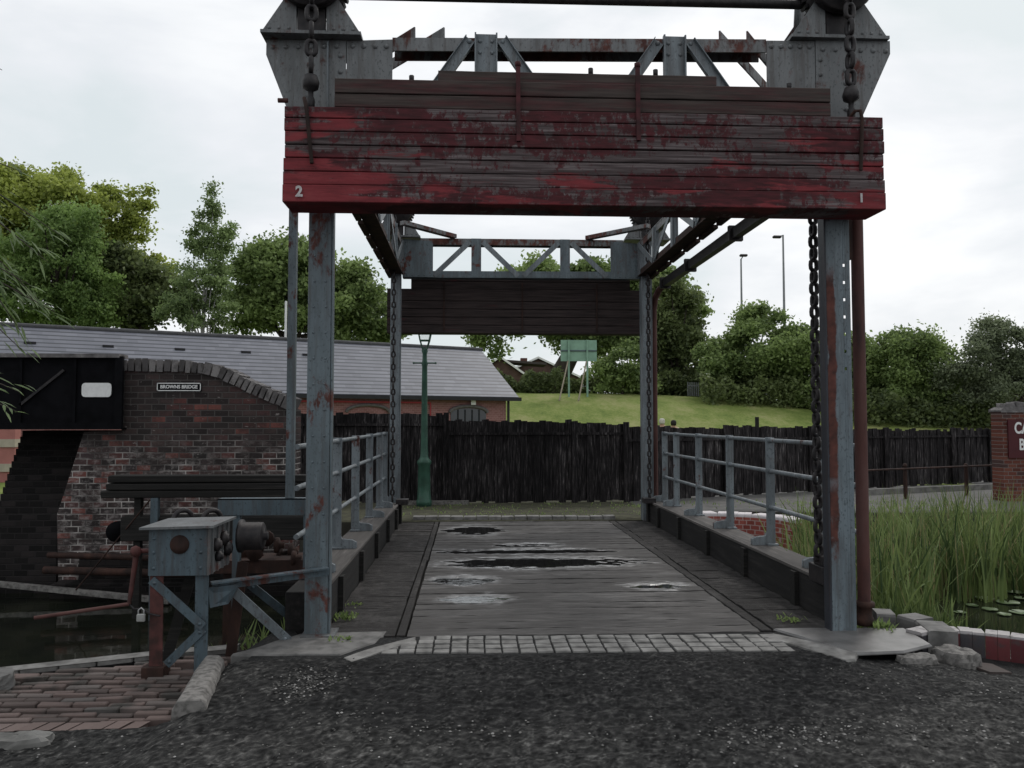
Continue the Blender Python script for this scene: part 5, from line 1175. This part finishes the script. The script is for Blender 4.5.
tree('chestnut_tree', 'big tree spreading behind the far portal with a thick dark trunk', 58, [(540, 285, 55, 20), (600, 290, 65, 34), (655, 300, 40, 42), (560, 300, 45, 35), (500, 322, 25, 14), (675, 330, 30, 50), (610, 330, 50, 40), (480, 340, 8, 8), (497, 348, 5, 9)], L_MID, .34, 1500, .9, 547, base_r=.85, limbs=22)
tree('elder_tree', 'dark tree just right of the far right column', 52, [(672, 315, 28, 40), (680, 355, 30, 40), (660, 375, 25, 25), (690, 300, 14, 14)], L_DRK, .28, 1900, .7, 672, base_r=.25)
tree('laurel_bush', 'fresh green bush beside the pale green hoarding', 48, [(625, 368, 24, 27), (606, 378, 15, 18), (640, 382, 18, 16)], L_MID, .22, 2400, .5, 622, cat='bush', base_r=.1)
tree('hawthorn_tree', 'broad rounded hawthorn below the two street lamps', 47, [(760, 350, 48, 40), (735, 365, 38, 32), (790, 360, 38, 36), (758, 322, 26, 18), (800, 375, 30, 22)], L_MID, .22, 2900, .7, 762, limbs=14, base_r=.2)
tree('hawthorn_tree', 'green hawthorn seen between near right column and rusty pipe', 44, [(835, 365, 34, 38), (862, 372, 28, 36), (820, 340, 16, 14), (840, 392, 40, 22)], L_MID, .21, 2900, .62, 840, base_r=.2)
tree('hawthorn_tree', 'hawthorn with pale tips just right of the rusty pipe', 42, [(900, 368, 34, 36), (930, 365, 28, 36), (915, 342, 20, 14), (905, 395, 42, 22), (945, 395, 30, 20)], L_MID, .2, 3000, .6, 915, base_r=.2)
tree('blackthorn_tree', 'grey-green twiggy blackthorn at the far right above the pier', 40, [(985, 362, 32, 36), (1020, 355, 30, 38), (1000, 332, 26, 12), (970, 385, 30, 28), (1010, 395, 40, 24), (1050, 360, 30, 40)], L_GRY, .16, 3300, .55, 1000, limbs=40, base_r=.15)
# undergrowth below the trees on the crest
pts = []
def band(px0, px1, py, Y, h_, n_, dy=1.5):
    for _ in range(n_):
        px = random.uniform(px0, px1); yy = Y+random.uniform(-dy, dy); x = at(px, 390, yy).x; k = .6+.4*nz(x*.9, 3.); z = G(x, yy)+random.random()**.8*h_*max(.25, k); pts.append((x, yy, z))
band(680, 840, 390, 53, 3.0, 12000); band(470, 720, 390, 51.5, 2.1, 15000); band(700, 1060, 395, 46, 2.4, 17000, 2.2); band(850, 1060, 395, 41, 2.2, 9000, 1.5)
band(-60, 480, 340, 47, 2.6, 9000)
o = leaves('undergrowth', np.array(pts), .24, .16, L_DRK); tag(o, 'dark tangled undergrowth under the trees along the bank crest', 'undergrowth', kind='stuff')
# drooping willow twigs at the left edge, tree stands just outside the frame
wt = thing('willow_sapling', (-4.6, 5.0, -.12), 'near willow twigs with long narrow leaves hanging in from the left edge', 'willow')
random.seed(91); mb = MB(); mb.tube([(-4.6, 5.0, -.15), (-4.5, 5.0, 1.6), (-4.2, 5., 3.4)], [.06, .045, .02], 8); P_ = []; D_ = []
for (a, b, n_) in (((-60, 165), (22, 172), 10), ((-60, 200), (48, 262), 34), ((-60, 225), (38, 300), 30), ((-60, 180), (60, 235), 22), ((-60, 300), (22, 350), 26), ((-60, 260), (30, 285), 20), ((-60, 275), (55, 312), 24), ((-70, 380), (20, 392), 14), ((-70, 400), (18, 412), 14), ((-60, 240), (20, 330), 30), ((-60, 60), (2, 70), 4)):
    A_, B_ = at(*a, 5.1), at(*b, 4.9+random.uniform(-.2, .2)); mid = A_.lerp(B_, .5)+Vector((0, 0, .08)); st = Vector((-4.3, 5, min(3.2, A_.z+.3))); mb.tube([st, A_, mid, B_], [.014, .008, .005, .002], 5, cap=False)
    for k in range(n_):
        t = random.uniform(.15, 1); q = A_.lerp(mid, t*2) if t < .5 else mid.lerp(B_, (t-.5)*2)
        P_.append(q+Vector((random.uniform(-.03, .03), random.uniform(-.05, .05), random.uniform(-.04, .04)))); D_.append((B_-A_).normalized())
mb.build('trunk', BARK, wt)
mb = MB()
for q, d in zip(P_, D_):
    d = (d+Vector((random.uniform(-.5, .5), random.uniform(-.5, .5), random.uniform(-.5, .15)))).normalized(); l = random.uniform(.09, .16); s2 = d.cross(Vector((random.uniform(-.4, .4), random.uniform(-.4, .4), 1))).normalized()*.008
    m1, m2 = q+d*l*.35, q+d*l*.7+Vector((0, 0, -.006)); e_ = q+d*l+Vector((0, 0, -.018)); mb.add([q, m1+s2, m1-s2, m2+s2*.8, m2-s2*.8, e_], [(0, 1, 2), (1, 3, 4, 2), (3, 5, 4)], rnd=random.random())
mb.build('leaves', L_WIL, wt)

# reeds
def reeds(name, fn, n_, hmin, hmax, mat, label, wmin=.014, wmax=.034, kind='stuff', dryf=0.):
    mb = MB()
    for _ in range(n_):
        x, y, zb_ = fn()
        h_ = random.uniform(hmin, hmax)*(.8+.25*nz(x*1.1+2, y*.9)); az = random.uniform(0, 2*math.pi); ln_ = random.choice((random.uniform(.02, .25), random.uniform(.1, .55)))*h_; w_ = random.uniform(wmin, wmax); d = Vector((math.cos(az), math.sin(az), 0)); s2 = Vector((random.uniform(-1, 1), random.uniform(-.6, .6), 0)).normalized()*w_/2
        b0 = Vector((x, y, zb_)); vs = []; N_ = 5; bend = random.uniform(1.4, 2.6); kink = random.random() < .10; kk_ = random.uniform(.5, .8)
        for k in range(N_):
            t = k/(N_-1); p = b0+d*ln_*(t**bend)+Vector((0, 0, h_*(t-.10*ln_/h_*t*t*2)))
            if kink and t > kk_: p = b0+d*(ln_*kk_**bend+h_*(t-kk_)*.9)+Vector((0, 0, h_*(kk_-(t-kk_)*.75))) 
            if k == N_-1: vs.append(p)
            else: vs += [p-s2*(1-t*.6), p+s2*(1-t*.6)]
        mb.add(vs, [(0, 1, 3, 2), (2, 3, 5, 4), (4, 5, 7, 6), (6, 7, 8)], rnd=random.random())
    return tag(mb.build(name, mat), label, 'reeds', kind=kind)
random.seed(101)
def reg():
    while True:
        x = random.uniform(3.25, 9.5); y = random.uniform(7.0, 12.0)
        if x < .405*y+.1 and y > 8.6: continue
        if nz(x*2.3+1, y*2.1) < -.05 and random.random() < .85: continue
        # open water with lily pads at the near right
        if x > 4.15 and y < 7.9: continue
        if x > 4.75 and y < 8.9: continue
        return x, y, WZ-.05
reeds('reeds', reg, 3700, .80, 1.46, L_REED, 'tall green reeds growing thick in the canal right of the deck')
reeds('dry_reeds', reg, 750, .8, 1.5, L_DRY, 'dead straw-coloured reed stems mixed among the green reeds', .006, .012)
def reg2():
    return random.uniform(3.3, 4.3), random.uniform(6.7, 7.2), WZ-.02
reeds('reeds', reg2, 500, .3, .75, L_REED, 'short reed fringe at the water edge before the tall reeds')
# weeds on the deck edges and banks
mb = MB()
def weed(x, y, z, n_, r_, h_):
    for _ in range(n_):
        q = Vector((x+random.gauss(0, r_), y+random.gauss(0, r_), z)); az = random.uniform(0, 6.28); d = Vector((math.cos(az), math.sin(az), 0))*random.uniform(.2, .9)+Vector((0, 0, random.uniform(.4, 1.))); d *= random.uniform(.4, 1)*h_; s2 = Vector((-d.y, d.x, 0)).normalized()*.006 if d.xy.length > 0 else Vector((.006, 0, 0))
        mb.add([q-s2, q+s2, q+d*.6+s2*1.5, q+d*.6-s2*1.5, q+d], [(0, 1, 2, 3), (3, 2, 4)], rnd=random.random())
for px, py, n_, r_, h_ in ((345, 618, 60, .05, .06), (352, 605, 30, .05, .04), (790, 620, 40, .05, .05), (880, 628, 60, .04, .10), (872, 600, 0, 0, 0), (340, 640, 25, .05, .05)):
    if n_: p = atz(px, py, .0); weed(p.x, p.y, 0, n_, r_, h_)
for _ in range(90): weed(random.uniform(-1.2, 3.2), random.uniform(13.0, 15.1), 0, 6, .1, .05)
for _ in range(60): weed(random.uniform(3.1, 9.), random.uniform(13.3, 15.1), 0, 6, .15, .09)
for _ in range(12): weed(random.uniform(-2.0, -1.4), random.uniform(6.1, 7.5), -.45, 14, .08, .35)
tag(mb.build('weeds', L_MID), 'small weeds and grass tufts along the deck edges and far verge', 'weeds', kind='stuff')
# lily pads
base = None
lab_l = 'flat green lily pad floating by the reeds at the right edge'
for k, (px, py, r_) in enumerate(((985, 598, .13), (1008, 602, .15), (1020, 612, .13), (990, 609, .10), (1015, 592, .12), (1000, 588, .09), (972, 605, .08), (1022, 598, .10), (960, 612, .08), (1004, 614, .09))):
    p = atz(px, py, WZ+.012); mb = MB(); n_ = 16; vs = [(p.x, p.y, WZ+.006)]+[(p.x+r_*.8*random.uniform(.93, 1.05)*math.cos(t), p.y+r_*.8*math.sin(t), WZ+.012+random.uniform(0, .008)) for t in np.linspace(.3+k, 6.1+k, n_)]
    vs2 = [(v[0], v[1], v[2]-.004) for v in vs]; m_ = len(vs); mb.add(vs+vs2, [(0, i, i+1) for i in range(1, n_)]+[(m_, m_+i+1, m_+i) for i in range(1, n_)]+[(i, m_+i, m_+i+1, i+1) for i in range(1, n_)]); tag(mb.build('lily_pad', LILY), lab_l, 'lily pad', 'lily pads at the right edge')

# ================================================================ two people far behind the fence
SKIN = plain('skin', (.45, .28, .2), .6, .05, 5); HAIR = plain('dark_hair', (.015, .012, .01), .7); CLW = plain('white_shirt', (.7, .7, .68), .8, .05); CLD = plain('dark_jacket', (.02, .02, .022), .8); JEAN = plain('dark_trousers', (.03, .035, .05), .8)
def skin_mesh(name, verts, edges, rad, mat, parent, lv=1):
    me = bpy.data.meshes.new(name); me.from_pydata(verts, edges, []); me.materials.append(mat); o = bpy.data.objects.new(name, me); C.objects.link(o); o.parent = parent
    mo_ = o.modifiers.new('skin', 'SKIN'); me.skin_vertices or None
    for i, r_ in enumerate(rad): me.skin_vertices[0].data[i].radius = (r_, r_)
    me.skin_vertices[0].data[0].use_root = True; mo_.use_smooth_shade = True; sb = o.modifiers.new('sub', 'SUBSURF'); sb.levels = lv; sb.render_levels = lv; return o
def person(x, y, z, h_, shirt, hair, rz, label):
    t = thing('person', (x, y, z), label, 'person'); t.rotation_euler[2] = rz; t.scale = (h_/1.72,)*3
    V = [(0, 0, .93), (0, 0, 1.15), (0, 0, 1.38), (0, 0, 1.48), (0, -.01, 1.58), (0, -.005, 1.66), (.17, 0, 1.38), (-.17, 0, 1.38), (.22, 0, 1.10), (-.22, 0, 1.10), (.24, -.05, .86), (-.24, -.05, .86), (.24, -.06, .76), (-.24, -.06, .76), (.09, 0, .88), (-.09, 0, .88), (.10, -.01, .48), (-.10, -.01, .48), (.10, .02, .08), (-.10, .02, .08), (.11, -.12, .04), (-.11, -.12, .04)]
    E_ = [(0, 1), (1, 2), (2, 3), (3, 4), (4, 5), (2, 6), (2, 7), (6, 8), (7, 9), (8, 10), (9, 11), (10, 12), (11, 13), (0, 14), (0, 15), (14, 16), (15, 17), (16, 18), (17, 19), (18, 20), (19, 21)]
    Rr = [.13, .12, .12, .055, .095, .085, .055, .055, .042, .042, .03, .03, .035, .035, .09, .09, .058, .058, .042, .042, .035, .035]
    skin_mesh('body', V, E_, Rr, SKIN, t)
    skin_mesh('shirt', [V[0], V[1], V[2], V[6], V[7], V[8], V[9]], [(0, 1), (1, 2), (2, 3), (2, 4), (3, 5), (4, 6)], [.15, .145, .14, .07, .07, .055, .055], shirt, t)
    skin_mesh('trousers', [(0, 0, .94), V[14], V[15], V[16], V[17], (.10, .02, .12), (-.10, .02, .12)], [(0, 1), (0, 2), (1, 3), (2, 4), (3, 5), (4, 6)], [.14, .105, .105, .072, .072, .06, .06], JEAN, t)
    mb = MB(); vs = []
    prof_ = [(.10, -.10), (.114, -.04), (.116, .03), (.10, .075), (.07, .11), (0.001, .125)]; mb.lathe((x, y+.012, z+1.61), prof_, 14); hb = mb.build('hair', hair, None, origin=(x, y, z)); hb.parent = t; hb.location = (0, 0, 0)
p = at(673.5, 424, 29); person(p.x, 29, 0, 1.58, CLW, HAIR, 3.1, 'person with dark hair in a white shirt beyond the black fence')
p = at(662, 424, 29.5); person(p.x, 29.5, 0, 1.64, CLD, plain('pale_cap', (.5, .48, .42), .8), 2.9, 'person in a dark jacket and pale cap beyond the black fence')
